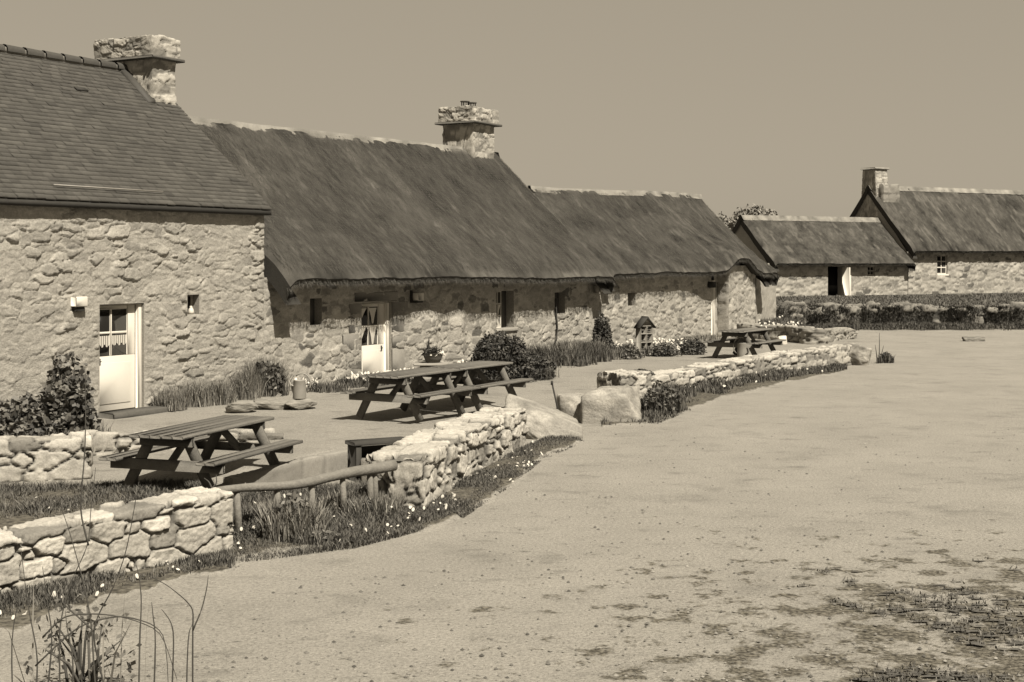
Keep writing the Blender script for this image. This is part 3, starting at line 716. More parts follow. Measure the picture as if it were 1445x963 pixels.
for s_ in (17.15, 17.55):   # chimney pots: open cages
    g = Acc(); g.lathe(tuple(ROW(s_, 3.5, 7.38)), [(.13, 0), (.13, .04), (.10, .06)], 12)
    for k in range(4):
        a = k*PI/2+.4; c = ROW(s_, 3.5, 0); g.tube([(c[0]+.1*math.cos(a), c[1]+.1*math.sin(a), 7.42), (c[0]+.1*math.cos(a), c[1]+.1*math.sin(a), 7.60)], .018, 5)
    g.lathe(tuple(ROW(s_, 3.5, 7.59)), [(.0, .04), (.14, .03), (.14, 0), (0, 0)], 12); g.build('chimney_pot', M['step'], chB)
dB, q = half_door(ROW, B, doorB, .10, (7.24, 8.22), 1.06, 1.98, (7.27, 7.98), knob=(8.1, .98))
for (s0_, s1_, w_s) in ((7.29, 7.6, 1), (7.64, 7.96, -1)):   # tied-back curtains in the upper panes
    for (z1_, z0_) in ((1.89, 1.54), (1.47, 1.08)):
        n = 14; ts = np.linspace(0, 1, n); zc = z1_+(z0_-z1_)*ts; g = Acc()
        if w_s < 0:
            cm = (s0_+s1_)/2; half = (s1_-s0_)/2*(1-.85*ts**.7); L0, R0 = cm-half, cm+half
        else:
            L0 = np.full(n, s0_); R0 = s0_+(s1_-s0_)*(.9-.85*ts**.8)
        g.add(np.stack([ROW(L0, .118+.003*np.sin(ts*9), zc), ROW((L0+R0)/2, .112, zc), ROW(R0, .118, zc)]), gridfaces(3, n)); g.build('tied_curtain', M['lace'], dB)
acc = Acc(); acc.rbox(ROW, 8.22, 8.335, .04, .12, .30, 2.0, .5); acc.rbox(ROW, 7.225, 8.335, .08, .12, 1.982, 2.015, .5); acc.build('door_frame', M['white'], B)
acc = Acc()
for (a_, b_, c_, d_, v_) in ((6.62, 7.21, .28, .98, .5), (6.5, 7.21, .99, 1.35, .3), (6.72, 7.21, 1.36, 2.02, .2), (8.35, 8.9, .28, .95, .6), (8.35, 9.05, .96, 1.3, .35), (8.35, 9.02, 1.31, 2.02, .2)):
    acc.rbox(ROW, a_, b_, -.022, .2, c_, d_, v_*.6+.3, .02)
acc.rbox(ROW, 6.9, 8.6, -.03, .2, 2.03, 2.25, .75, .02)
acc.build('door_surround', M['granite'], B)
acc = Acc(); acc.rbox(ROW, 7.1, 8.5, -.35, .0, .2, .33, .5, .02); acc.build('door_step', M['step'], B)
g = Acc(); a, b, c, d, dp = holesB[2]
for z_ in (c, c+.31, c+.62, d-.03): g.rbox(ROW, a, a+.36, .06, .10, z_, z_+.03)
for s_ in (a, a+.16, a+.33): g.rbox(ROW, s_, s_+.03, .063, .097, c, d-.001)
w_ = g.build('window', M['white'], B); g = Acc(); g.box(ROW, a, a+.36, .08, .085, c, d); g.build('pane', M['glass'], w_)
g = Acc(); g.box(ROW, a+.36, b, .24, .26, c, d); g.build('shade_panel', M['step'], B)  # added panel, its mid-dark tone painted as the shade of the deep reveal
g = Acc(); n = 10; ts = np.linspace(0, 1, n); g.add(np.stack([ROW(a+.2+.02*ts, .075, c+.03+.58*ts), ROW(a+.33-.10*np.sin(ts*PI), .075, c+.03+.58*ts)]), gridfaces(2, n)); g.build('lace_curtain', M['lace'], w_)
acc = Acc(); acc.rbox(ROW, a-.1, b+.15, -.06, .3, c-.10, c-.002, .8, .02); acc.build('window_sill', M['granite'], B)
for h_, nm in ((holesB[1], 0), (holesB[3], 1)):
    g = Acc(); g.box(ROW, h_[0], h_[1], .2, .22, h_[2], h_[3]); g.build('shade_panel', M['step'], B)  # niche back, toned dark to stand for the shade in the recess
for s_ in (9.25,):
    g = Acc(); g.rbox(ROW, s_-.12, s_+.12, -.22, -.06, 2.02, 2.2, .5, .01); lp = g.build('wall_light', M['white'], B)
    g = Acc(); g.rbox(ROW, s_-.15, s_-.1, -.06, 0, 1.98, 2.26, .5); g.rbox(ROW, s_-.15, s_+.12, -.2, -.0, 1.97, 2.015, .5); g.build('light_bracket', M['iron'], lp)
for (s_, z_) in ((4.35, 2.2), (6.05, 2.05), (5.95, 1.75), (6.1, 1.5), (9.9, 2.15), (10.6, 1.9), (11.8, 2.3), (3.0, 2.9)):
    pass
g = Acc(); g.tube([ROW(16.18, -.06, 1.9), ROW(16.17, -.06, 1.45), ROW(16.22, -.07, 1.1), ROW(16.16, -.08, .8), ROW(16.0, -.1, .55)], [.03, .03, .03, .022, .012], 7, wob=.1); g.build('drain_pipe', M['iron'], B)

# ================================================================== HOUSE C (thatched, no chimney)
C_ = thing('thatched_cottage', 'low thatched cottage without chimney whose eave arches up over a corner bay', 'cottage', tuple(ROW(25, 0, .3)), ROW.ang)
holesC = [(20.9, 21.45, 1.55, 1.95, .3)]
acc = Acc(); facade(acc, ROW, 18.27, 27.6, .1, 2.62, .032, (.32, 1, .125), 14, holesC, joint=.008, relief=.04, rough=.022, flat=.35, contrast=1.5)
facade(acc, ROW, 27.85, 31.9, .1, 2.7, .06, (.4, 1, .18), 15)
shell(acc, ROW, 18.3, 32.0, 2.35, .1, 2.5, 5.0)
acc.build('wall', M['render'], C_, smooth=True)
g = Acc(); g.box(ROW, 20.9, 21.45, .25, .27, 1.55, 1.95); g.build('shade_panel', M['dwood'], C_)  # dark panel painted as the shade inside the small wall opening
BAYW = -.45
bay = Acc()
frB = Frame(*ROW(0, BAYW, 0)[:2], ROW.ang)
facade(bay, frB, 28.1, 30.7, .1, 2.75, .045, (.32, 1, .15), 18, joint=.02, relief=.04, rough=.02, flat=.4, contrast=1.8)
frS = Frame(*ROW(28.1, 0, 0)[:2], ROW.ang-PI/2)
facade(bay, frS, 0, -BAYW, .1, 2.75, .05, (.4, 1, .18), 19, joint=.016, relief=.04, rough=.02)
bay.box(ROW, 28.12, 30.68, BAYW+.04, .1, .1, 2.7, .4)
bay.build('corner_bay', M['render'], C_, smooth=True)
g = Acc(); g.rbox(ROW, 27.60, 27.84, -.05, .02, .3, 2.25, .5); g.build('door_post', M['white'], C_)
g = Acc(); g.box(ROW, 27.84, 28.09, .06, .09, .2, 2.5); g.build('door', M['dwood'], C_)
g = Acc(); g.rbox(ROW, 18.55, 18.75, -.2, -.02, 2.02, 2.2, .5); g.build('wall_light', M['white'], C_)
g = Acc(); g.rbox(ROW, 27.2, 27.45, -.25, -.02, 2.0, 2.2, .4); g.build('wall_light', M['dwood'], C_)
oC = lambda s: .44+.34*sstep(25.2, 27.6, s)-.22*sstep(30.6, 32.2, s)
zeC = lambda s: 2.40-.05*sstep(19, 32, s)-.02*sstep(27.3, 29.0, s)+.02*fbm(np.stack([s*.4, s*0, s*0], -1), 79, 2)
liftC = lambda s: .50*np.exp(-np.abs((s-28.75)/1.2)**2.8)
zrC = lambda s: 5.16+.26*sstep(19, 32, s)+.02*fbm(np.stack([s*.5, s*0, s*0], -1), 80, 2)
thatch('roof', ROW, C_, 18.9, 32.35, oC, zeC, 2.35, zrC, seed=30, lift=liftC, fringe=1800, res=.08)
ridge_cap(ROW, C_, 18.95, 32.3, 2.35, zrC, seed=13, hw=.13, drop=.11)

# annex beyond C
F_ = thing('thatched_annex', 'small lower thatched annex tucked behind the end of the cottage row', 'outbuilding', tuple(ROW(34, 1, .3)), ROW.ang)
acc = Acc(); facade(acc, Frame(*ROW(0, .5, 0)[:2], ROW.ang), 32.2, 35.6, .1, 2.5, .09, (.4, 1, .2), 22); 
acc.box(ROW, 32.3, 35.5, .6, 3.6, .1, 2.4, .4); acc.build('wall', M['render'], F_, smooth=True)
thatch('roof', ROW, F_, 32.4, 33.6, .35, 2.3, 1.75, 4.05, seed=35, fringe=200, res=.09)
ridge_cap(ROW, F_, 32.4, 33.55, 1.75, 4.05, seed=15, hw=.25, drop=.15)

# ================================================================== BARNS
def barn(name, label, s0, s1, wr, ze, zr, o, seed, holes):
    t = thing(name, label, 'barn', tuple(BARN((s0+s1)/2, 0, .2)), BARN.ang)
    acc = Acc(); facade(acc, BARN, s0, s1, .1, ze+.3, .09, (.5, 1, .22), seed, holes, joint=.04, relief=.08, rough=.04, flat=.3, contrast=2.0)
    shell(acc, BARN, s0, s1, wr, .1, ze, zr-.4); acc.build('wall', M['render'], t, smooth=True)
    thatch('roof', BARN, t, s0-.1, s1+.1 if s1 < 20 else s1, o, ze, wr, zr, th=.4, seed=seed+3, fringe=500, res=.14)
    ridge_cap(BARN, t, s0-.1, s1, wr, zr, seed=seed+5, hw=.34, drop=.30, th=.0)
    return t
dD = (5.15, 6.5, .25, 2.42, .5); wD = (9.05, 9.75, 1.75, 2.4, .3)
D_ = barn('low_barn', 'low thatched barn with dark open doorway behind the grassy bank', -.3, 13.1, 3.05, 2.42, 6.1, .75, 50, [dD, wD])
g = Acc(); g.box(BARN, 5.15, 6.5, .45, .47, .25, 2.42); g.build('doorway', M['dark'], D_)  # near-black sheet stands in for the shade within the open barn
g = Acc(); g.rbox(BARN, 6.52, 6.62, -.75, -.02, .3, 2.35); g.rbox(BARN, 7.15, 7.3, -.12, -.02, .3, 2.35); g.build('open_door', M['white'], D_)
g = Acc()
for z_ in (1.75, 2.05, 2.35): g.rbox(BARN, 9.05, 9.75, .1, .16, z_, z_+.06)
for s_ in (9.05, 9.37, 9.69): g.rbox(BARN, s_, s_+.06, .105, .155, 1.75, 2.4)
w_ = g.build('window', M['white'], D_); g = Acc(); g.box(BARN, 9.05, 9.75, .13, .14, 1.75, 2.4); g.build('pane', M['glass'], w_)
wE = (16.2, 17.3, 1.8, 3.25, .35)
E_ = barn('tall_barn', 'taller thatched barn with stone gable chimney at the right edge', 13.15, 34, 4.1, 3.35, 8.65, .7, 56, [wE])
g = Acc()
for z_ in (1.8, 2.27, 2.73, 3.17): g.rbox(BARN, 16.2, 17.3, .1, .16, z_, z_+.08)
for s_ in (16.2, 16.71, 17.22): g.rbox(BARN, s_, s_+.08, .105, .155, 1.8, 3.25)
w_ = g.build('window', M['white'], E_); g = Acc(); g.box(BARN, 16.2, 17.3, .13, .14, 1.8, 3.25); g.build('pane', M['glass'], w_)
g = Acc(); g.rbox(BARN, 16.1, 17.4, -.06, .0, 1.68, 1.8, .6); g.build('window_sill', M['white'], E_)
acc = Acc(); strip_wall(acc, [BARN(13.15, 4.1, 0), BARN(14.4, 4.1, 0)], 5.5, 9.95, [2.0, 2.0], .06, (.42, .42, .24), 70, joint=.03, relief=.05, rr=.05, top_noise=0, jv=.2, edge=.1, taper=.35)
chE = acc.build('chimney', M['chim'], E_, smooth=True)
acc = Acc(); acc.rbox(BARN, 13.0, 14.55, 3.3, 4.9, 9.9, 10.05, .3, .04); acc.build('chimney_slab', M['chim'], chE)
acc = Acc(); strip_wall(acc, [BARN(13.5, 3.9, 0), BARN(15.2, 3.9, 0)], 7.0, 8.75, 2.0, .1, (.5, .5, .3), 71, joint=.02, rr=.2, top_noise=.1, jv=.5); acc.build('chimney_shoulder', M['mortar'], chE, smooth=True)

# ================================================================== field and bank behind
o = poly_sheet('field', [], [(5, 61, .3), (60, 61, .3), (140, 230, .3), (-60, 230, .3), (12.5, 62, .3)], M['field'], res=6, skirt=0)
acc = Acc(); strip_wall(acc, [(9.6, 59.5), (14, 61.0), (20, 61.3), (32, 61.5)], -.05, [1.15, 1.0, .98, .95], 1.2, .07, (.55, .6, .24), 90, joint=.10, relief=.12, rough=.06, rr=.15, top_noise=.22, edge=.14, vrange=(.05, .8), jv=.0)
setprops(acc.build('stone_bank', M['dark_dry'], None, smooth=True), 'long overgrown dry stone bank in front of the two barns', 'stone wall')
grassbed('bank_grass', 'rough dark grass grown over the far stone bank', ([(9, 59.3, .95), (32, 61.3, .85)], [(9, 64, .6), (32, 66, .45)]), 18000, .13, 'grass', 1, wid=.014, lean=1.8)
grassbed('bank_foot_grass', 'dark grass strip along the foot of the far stone bank', ([(10.5, 58.0, 0), (17, 58.8, 0), (32, 59.5, 0)], [(10.5, 59.9, .1), (20, 60.9, .15), (32, 61, .15)]), 26000, [.16, .2, .18], 'grass', 2, wid=.012, lean=1.2)
grassbed('bank_face_grass', 'dark turf hanging down the face of the far stone bank', ([(9.5, 58.7, .0), (14, 60.1, 0), (20, 60.5, .0), (32, 60.7, 0)], [(9.5, 59.0, 1.05), (14, 60.5, .95), (20, 60.8, .9), (32, 61, .9)]), 22000, .15, 'grass', 4, wid=.014, lean=1.6, clump=1.3)
grassbed('field_grass', 'rough grass between the far bank and the barns', ([(11, 66, .3), (34, 68, .3)], [(16, 98, .3), (48, 112, .3)]), 22000, .14, 'grass', 3, wid=.02, lean=1.2)

# distant trees
def tree(c, r, h, seed, label):
    t = thing('distant_tree', label, 'tree', c)
    a = Acc(); a.tube([c, (c[0], c[1], c[2]+h*.6)], [.3, .15], 7)
    for k in range(5): a.tube([(c[0], c[1], c[2]+h*.45), (c[0]+random.uniform(-.6, .6)*r, c[1], c[2]+h*.8)], [.12, .04], 5)
    a.build('trunk', M['stem'], t)
    rs = np.random.RandomState(seed); P = blobpts(3500, (c[0], c[1], c[2]+h*.65), (r, r*.6, h*.38), rs, seed, .2, gap=.15); a = Acc(); leaves(a, P, .28, rs); a.build('crown', M['far'], t)
tree((26.5, 155, 0), 3.4, 8.9, 5, 'pale distant tree rising just beyond the ridge end of the cottage')
tree((23.8, 168, 0), 2.6, 8.6, 6, 'small pale distant tree at the left, half hidden by the cottage roof')
# ================================================================== LOW WALLS
def lowwall(label, path, zb, zt, width, seed, res=.03, size=(.42, .42, .2), m='dry', cat='stone wall', **k):
    acc = Acc(); strip_wall(acc, path, zb, zt, width, res, size, seed, **k)
    return setprops(acc.build('dry_stone_wall', M[m], None, smooth=True), label, cat)
def off(p, dx, dy): return (p[0]+dx, p[1]+dy)
f0 = G(-70, 865); f1 = G(72, 832); f2 = G(200, 806); f3 = G(322, 782)
lowwall('pale dry stone wall with big blocks and a squared end at the bottom left', [off(f0, -.1, .27), off(f1, -.1, .27), off(f2, -.12, .27), off(f3, -.17, .27)], -.05, [.53, .56, .60, .62], .50, 101, res=.014, size=(.37, .42, .185), joint=.06, relief=.03, rough=.018, edge=.085, top_noise=.03, jv=0)
m0 = G(600, 722); m1 = G(672, 668); m2 = G(745, 628)
lowwall('pale thick dry stone wall running back from the rail fence to a smooth boulder', [off(m0, -.36, .1), off(m1, -.36, .1), off(m2, -.36, .1)], -.05, [.64, .62, .58], .72, 102, res=.019, size=(.33, .36, .20), joint=.055, relief=.04, rough=.02, edge=.10, top_noise=.02, jv=0)
t0 = G(905, 556); t1 = G(960, 549); t2 = G(1080, 530); t3 = G(1196, 516)
lowwall('long low dry stone wall in front of the farthest picnic table', [off(t0, 0, .35), off(t1, 0, .35), off(t2, -.05, .35), off(t3, -.05, .35)], -.05, [.32, .42, .50, .56], .6, 103, res=.03, size=(.42, .42, .15), joint=.05, relief=.03, edge=.11, top_noise=.02, jv=0)
c0 = G(1050, 480, .2); c1 = G(1120, 484, .2); c2 = G(1160, 488, .2); c3 = G(1200, 474, .2); c4 = G(1150, 468, .2)
lowwall('curved mossy stone planter wall behind the farthest picnic table', [off(c0, 0, .5), off(c1, 0, .6), off(c2, 0, .9), off(c3, 0, .2)], .1, [.75, .75, .68, .45], .6, 104, res=.035, size=(.5, .5, .15), m='granite', joint=.06, relief=.06, edge=.12, jv=0)
l0 = GD(-60, 690, 18.0); l1 = GD(126, 690, 18.6)
lowwall('weathered dry stone wall end beside the flowering bush at the left edge', [l0[:2], l1[:2]], -.05, [.70, .68], .5, 105, res=.024, size=(.36, .42, .19), joint=.06, relief=.04, edge=.1, jv=0)
b0 = GD(120, 650, 20.6); b1 = GD(280, 650, 21.8); b2 = GD(400, 650, 22.0)
lowwall('low rough stone kerb behind the nearest picnic table', [b0[:2], b1[:2], b2[:2]], .05, [.46, .40, .30], .4, 106, res=.028, size=(.36, .4, .15), joint=.06, relief=.05, edge=.11, jv=0, vrange=(.05, .7))
s0 = G(322, 678, .2); s1 = G(430, 650, .26); s2 = G(505, 634, .3)
lowwall('smooth grey slab kerb between terrace and planted bed, behind the log rail', [s0[:2], s1[:2], s2[:2]], -.15, [.24, .30, .33], .16, 107, res=.04, size=(.75, .6, .9), m='granite', joint=.015, relief=.01, rough=.01, rr=.03, top_noise=.01, vrange=(.45, .6), jv=.3)
p0 = G(872, 590); p1 = G(912, 584)
lowwall('short stub of small stone wall rising behind the broad flat boulder', [off(p0, -.1, .95), off(p1, -.08, .62)], -.05, [.78, .80], .8, 108, res=.022, size=(.26, .25, .15), joint=.05, relief=.03, edge=.10, top_noise=.02, jv=0)
def rock(label, c, size, rz, seed, m='boulder', name='boulder', amp=.12, cat='boulder', slope=(0, 0), planes=16):
    acc = Acc(); boulder(acc, c, size, rz, seed, amp=amp, slope=slope, planes=planes); return setprops(acc.build(name, M[m], None, smooth=True), label, cat)
q = G(770, 618); rock('large pale smooth boulder ending the thick wall, sloping down to the right', (q[0]-.05, q[1]+.25, .10), (1.55, 1.15, .78), -.1, 3, amp=.1, slope=(.36, -.1))
q = G(850, 598); rock('broad flat fronted boulder standing in front of the wall stub', (q[0]+.16, q[1]+.30, .22), (1.30, .62, .98), .10, 21, planes=6, amp=.07)
q = G(812, 597); rock('low rounded boulder half sunk left of the flat fronted boulder', (q[0]+.1, q[1]+.45, .14), (1.0, .8, .86), .1, 12, planes=9)
q = G(1213, 516); rock('bright rounded boulder at the right end of the long low wall', (q[0], q[1]+.4, .2), (1.05, .9, .85), .2, 15, amp=.12)
q = G(1104, 486, .2); rock('small round white stone beside the farthest picnic table', (q[0], q[1]+.1, .33), (.34, .3, .34), .1, 17, m='white', name='white_stone', cat='stone')
q = G(548, 712); rock('small rounded stone under the right end of the log rail', (q[0]+.05, q[1]+.25, .12), (.5, .35, .42), .1, 19)
q = G(365, 798); 
for (a, b, c, sz, sd) in ((330, 574, .3, .62, 23), (372, 570, .3, .7, 25), (413, 570, .3, .62, 29)):
    q = G(a, b+4, c); rock({23: 'flat stone slab edging the grass bed, leftmost of three', 25: 'flat stone slab edging the grass bed, middle of three', 29: 'flat stone slab under the metal watering can, rightmost of three'}[sd], (q[0]+.15, q[1], .35), (sz*1.15, .42, .22), ROW.ang-.75, sd, m='granite', name='edging_stone', cat='stone slab', amp=.1)

# ================================================================== PICNIC TABLES
def picnic(loc, rz, label, L=1.85, zg=0, group='wooden picnic tables'):
    """local: x along the length, y across; built at the origin, then moved"""
    link.world = False
    t = thing('picnic_table', label, 'picnic table', (loc[0], loc[1], zg), rz, group)
    rs = random.Random(int(loc[0]*100)); Wd = .76
    a = Acc()
    nb = 5; bw = Wd/nb
    for i in range(nb): a.rbox(None, -L/2+rs.uniform(-.01, .01), L/2+rs.uniform(-.01, .01), -Wd/2+i*bw+.004, -Wd/2+(i+1)*bw-.004, .705, .745+rs.uniform(-.002, .003), rs.uniform(.45, .9), .006)
    a.build('tabletop', M['wood'], t)
    for sg in (-1, 1):
        a = Acc()
        for k in (0, 1): a.rbox(None, -L/2+rs.uniform(-.01, .01), L/2+rs.uniform(-.01, .01), sg*.68-.13+k*.132, sg*.68-.13+k*.132+.126, .41, .45, rs.uniform(.5, .9), .006)
        a.build('bench', M['wood'], t)
    for e in (-1, 1):
        x = e*(L/2-.30)
        for sg in (-1, 1):
            a = Acc(); a.beam((x, sg*.24, .70), (x, sg*.62, .0), .13, .045, (0, 1, 0), rs.uniform(.3, .8)); a.build('leg', M['wood'], t)
        a = Acc(); a.rbox(None, x+e*.025, x+e*.07, -.36, .36, .60, .70, .35); a.rbox(None, x+e*.025, x+e*.07, -.78, .78, .30, .41, rs.uniform(.5, .8)); a.build('crossbar', M['wood'], t)
        a = Acc(); a.beam((x-e*.02, 0, .36), (x-e*.5, 0, .69), .09, .045, (0, 0, 1), .4); a.build('brace', M['wood'], t)
    link.world = True
    return t
def place_table(nr, ang, label, L, zg):
    """nr = near-right corner of the top, ang = direction of the length"""
    d = Vector((math.cos(ang), math.sin(ang))); n = Vector((-d.y, d.x)); c = Vector(nr)+d*L/2+n*.38
    return picnic((c.x, c.y), ang, label, L, zg)
a1 = math.atan2(.947, .32)
p = G(258, 617, .12+.745); place_table(p[:2], a1, 'nearest picnic table, just inside the bottom left stone wall', 2.3, .12)
a2 = math.radians(60.5)
p = G(562, 532, .3+.745); place_table(p[:2], a2, 'left one of the two joined picnic tables, nearer the white curtained door', 1.92, .3)
d = Vector((math.cos(a2), math.sin(a2)))*1.95; place_table((p[0]+d.x, p[1]+d.y), a2, 'right one of the two joined picnic tables, nearer the big dark shrub', 1.92, .3)
p = G(1050, 468, .3+.745); place_table(p[:2], math.radians(58), 'farthest picnic table, in front of the corner bay of the cottage', 2.0, .3)

# ================================================================== LOG RAIL FENCE
fc = thing('log_fence', 'low log rail on short stakes joining the two front stone walls', 'fence', (G(430, 700)[0], 15.6, 0))
A0 = np.array(GD(300, 694, 15.0)); A1 = np.array(GD(556, 655, 16.8)); mid = (A0+A1)/2+np.array([0, 0, -.035])
a = Acc(); pts = [A0*(1-t)+A1*t+np.array([0, 0, -.05*math.sin(t*PI)+.015*math.sin(t*11)]) for t in np.linspace(0, 1, 14)]
a.tube(pts, [.045+.022*t+random.uniform(-.003, .003) for t in np.linspace(0, 1, 14)], 12, .5, wob=.06); a.build('rail', M['log'], fc, smooth=True)
for (px, extra) in ((332, -.02), (385, -.02), (433, .0), (478, .0), (519, -.02), (526, .09)):
    t = (px-300)/256; q = A0*(1-t)+A1*t; a = Acc(); hh = q[2]-.03+extra
    a.tube([(q[0]+.01, q[1]+.06, -.12), (q[0], q[1]+.03, hh*.5), (q[0]-.01, q[1]+.01, hh)], [.042, .038, .033], 9, .7, wob=.08); a.build('stake', M['log'], fc, smooth=True)
# dark wooden bench
t = thing('garden_bench', 'small dark plank bench standing behind the right end of the log rail', 'bench', (G(530, 690)[0], 18.8, 0), math.radians(10))
a = Acc(); Fb = Frame(*GD(499, 627, 19.0)[:2], math.radians(30)); 
a.rbox(Fb, 0, .85, -.02, .30, .48, .53, .4, .006); a.build('seat', M['dwood'], t)
a = Acc(); a.rbox(Fb, .03, .12, .0, .28, -.1, .48, .4); a.build('leg', M['dwood'], t)
a = Acc(); a.rbox(Fb, .70, .80, .0, .28, -.1, .48, .4); a.build('leg', M['dwood'], t)
a = Acc(); a.rbox(Fb, .12, .70, .22, .25, .26, .44, .9); a.build('back_board', M['dwood'], t)

# ================================================================== SMALL THINGS
def wcan(px, py, z, h, label, seed):
    c = G(px, py, .3); c = (c[0]+(.13 if seed else 0), c[1]+(.05 if seed else 0), z); t = thing('watering_can', label, 'watering can', c)
    a = Acc(); r = h*.29; a.lathe(c, [(0, 0), (r, 0), (r*1.02, h*.03), (r*.97, h*.4), (r*.93, h*.78), (r*.96, h*.8), (r*.9, h*.8), (r*.88, h*.5), (0, h*.45)], 20); a.build('body', M['zinc'], t, smooth=True)
    a = Acc(); s = 1 if seed else -1
    pts = [(c[0]+s*r*(.35+1.35*math.sin(u)), c[1]-.02, c[2]+h*.64+h*.46*math.cos(u)) for u in np.linspace(-.7, 2.5, 12)]
    a.tube(pts, .014, 7); a.build('handle', M['zinc'], t, smooth=True)
    a = Acc(); a.tube([(c[0]-s*r*.8, c[1]+.05, c[2]+h*.2), (c[0]-s*r*1.7, c[1]+.1, c[2]+h*.75)], [.03, .015], 8); a.build('spout', M['zinc'], t, smooth=True)
wcan(412, 574, .44, .42, 'galvanised watering can with hoop handle on a slab by the grassy house wall', 1)
wcan(1048, 506, .3, .52, 'pale metal watering can with hoop handle in front of the farthest picnic table', 0)
# plinth with flower basket
c = GD(611, 512, 30.2); t = thing('stone_plinth', 'pale slab on stone block carrying the flower basket behind the joined tables', 'plinth', (c[0], c[1], .3))
a = Acc(); a.rbox(None, c[0]-.28, c[0]+.28, c[1]-.2, c[1]+.25, .25, c[2]-.05, .5, .03); a.build('block', M['granite'], t)
a = Acc(); a.rbox(None, c[0]-.4, c[0]+.34, c[1]-.28, c[1]+.3, c[2]-.05, c[2], .8, .015); a.build('slab', M['mortar'], t)
t = thing('flower_basket', 'dark wicker basket planted with spiky leaves and white flowers on a plinth', 'basket', (c[0], c[1], c[2]))
a = Acc(); a.lathe(c, [(0, 0), (.14, 0), (.19, .1), (.22, .2), (.235, .21), (.2, .19), (0, .17)], 20); a.build('basket', M['basket'], t, smooth=True)
rs = np.random.RandomState(4); a = Acc(); n = 160; ang = rs.uniform(0, 2*PI, n); rr = rs.uniform(0, .17, n); blades(a, np.stack([c[0]+rr*np.cos(ang), c[1]+rr*np.sin(ang), np.full(n, c[2]+.16)], -1), rs.uniform(.08, .22, n), .8, .012, rs)
leaves(a, blobpts(500, (c[0]-.05, c[1], c[2]+.18), (.2, .2, .16), rs, 3, .2), .04, rs)
n = 30; blades(a, np.stack([np.full(n, c[0]-.1)+rs.uniform(-.03, .03, n), np.full(n, c[1]), np.full(n, c[2]+.2)], -1), rs.uniform(.2, .36, n), .15, .012, rs); a.build('foliage', M['leaf'], t)
a = Acc(); discs(a, blobpts(22, (c[0]+.08, c[1]-.05, c[2]+.17), (.22, .2, .08), rs, 6, .7), .03, rs); a.build('flower', M['petal'], t)
# insect hotel
c = G(910, 500, .3); Fh = Frame(c[0], c[1], math.radians(38)); t = thing('insect_hotel', 'small wooden insect hotel with pitched roof and stacked compartments against the cottage wall', 'insect hotel', c, Fh.ang)
a = Acc(); a.rbox(Fh, -.24, .24, .1, .13, .1, .1+.72, .5)
for s_ in (-.24, -.01, .21): a.rbox(Fh, s_, s_+.03, -.08, .10, .1, .82, .7)
for z_ in (.1, .34, .58, .80): a.rbox(Fh, -.24, .24, -.078, .098, z_+.0, z_+.03, .6)
for sg in (-1, 1): pass
a.add([Fh(-.24, -.075, .83), Fh(.24, -.075, .83), Fh(0, -.075, 1.05), Fh(-.24, .1, .83), Fh(.24, .1, .83), Fh(0, .1, 1.05)], [np.array([[0, 1, 2], [3, 5, 4]]), np.array([[0, 3, 4, 1]])], .6)
for sg in (-.2, .2): a.rbox(Fh, sg-.025, sg+.025, .0, .05, .02, .3+.0, .5)
bx = a.build('box', M['pale'], t); bx.location.z += .28
a = Acc(); a.beam(tuple(Fh(-.31, 0, 1.04)), tuple(Fh(.015, 0, 1.36)), .26, .03, Fh(0, 1, 0)-Fh(0, 0, 0), .4); a.beam(tuple(Fh(.31, 0, 1.04)), tuple(Fh(-.015, 0, 1.36)), .26, .03, Fh(0, 1, 0)-Fh(0, 0, 0), .4); a.build('roof', M['dwood'], t)
rs = random.Random(3); a = Acc()
for s_ in (-.21, .02):
    for z_ in (.41, .65, .89):
        for i in range(3):
            for j in range(3):
                if rs.random() < .75: q = Fh(s_+.035+i*.06, 0, z_+.03+j*.06); q2 = Fh(s_+.035+i*.06, .09, z_+.03+j*.06); q = Fh(s_+.035+i*.06, -.03+rs.uniform(-.03, .03), z_+.03+j*.06); a = Acc(); a.tube([q, q2], .022, 6, rs.uniform(.1, .8)); a.build('log_end', M['wood'], t)
# metal rod
a = Acc(); p0 = G(790, 594, .12); p1 = GD(779, 541, p0[1]); a.tube([p0, (p1[0]*.5+p0[0]*.5+.005, p0[1], (p1[2]+p0[2])/2), p1], .016, 7); a.tube([(p1[0]-.002, p1[1], p1[2]-.03), (p1[0], p1[1], p1[2]+.04)], .022, 8)
setprops(a.build('iron_rod', M['iron']), 'thin leaning iron rod with small knob left of the sunken boulder', 'rod')
a = Acc()
for (px, y0, y1) in ((636, 572, 600), (649, 570, 592)): 
    pass
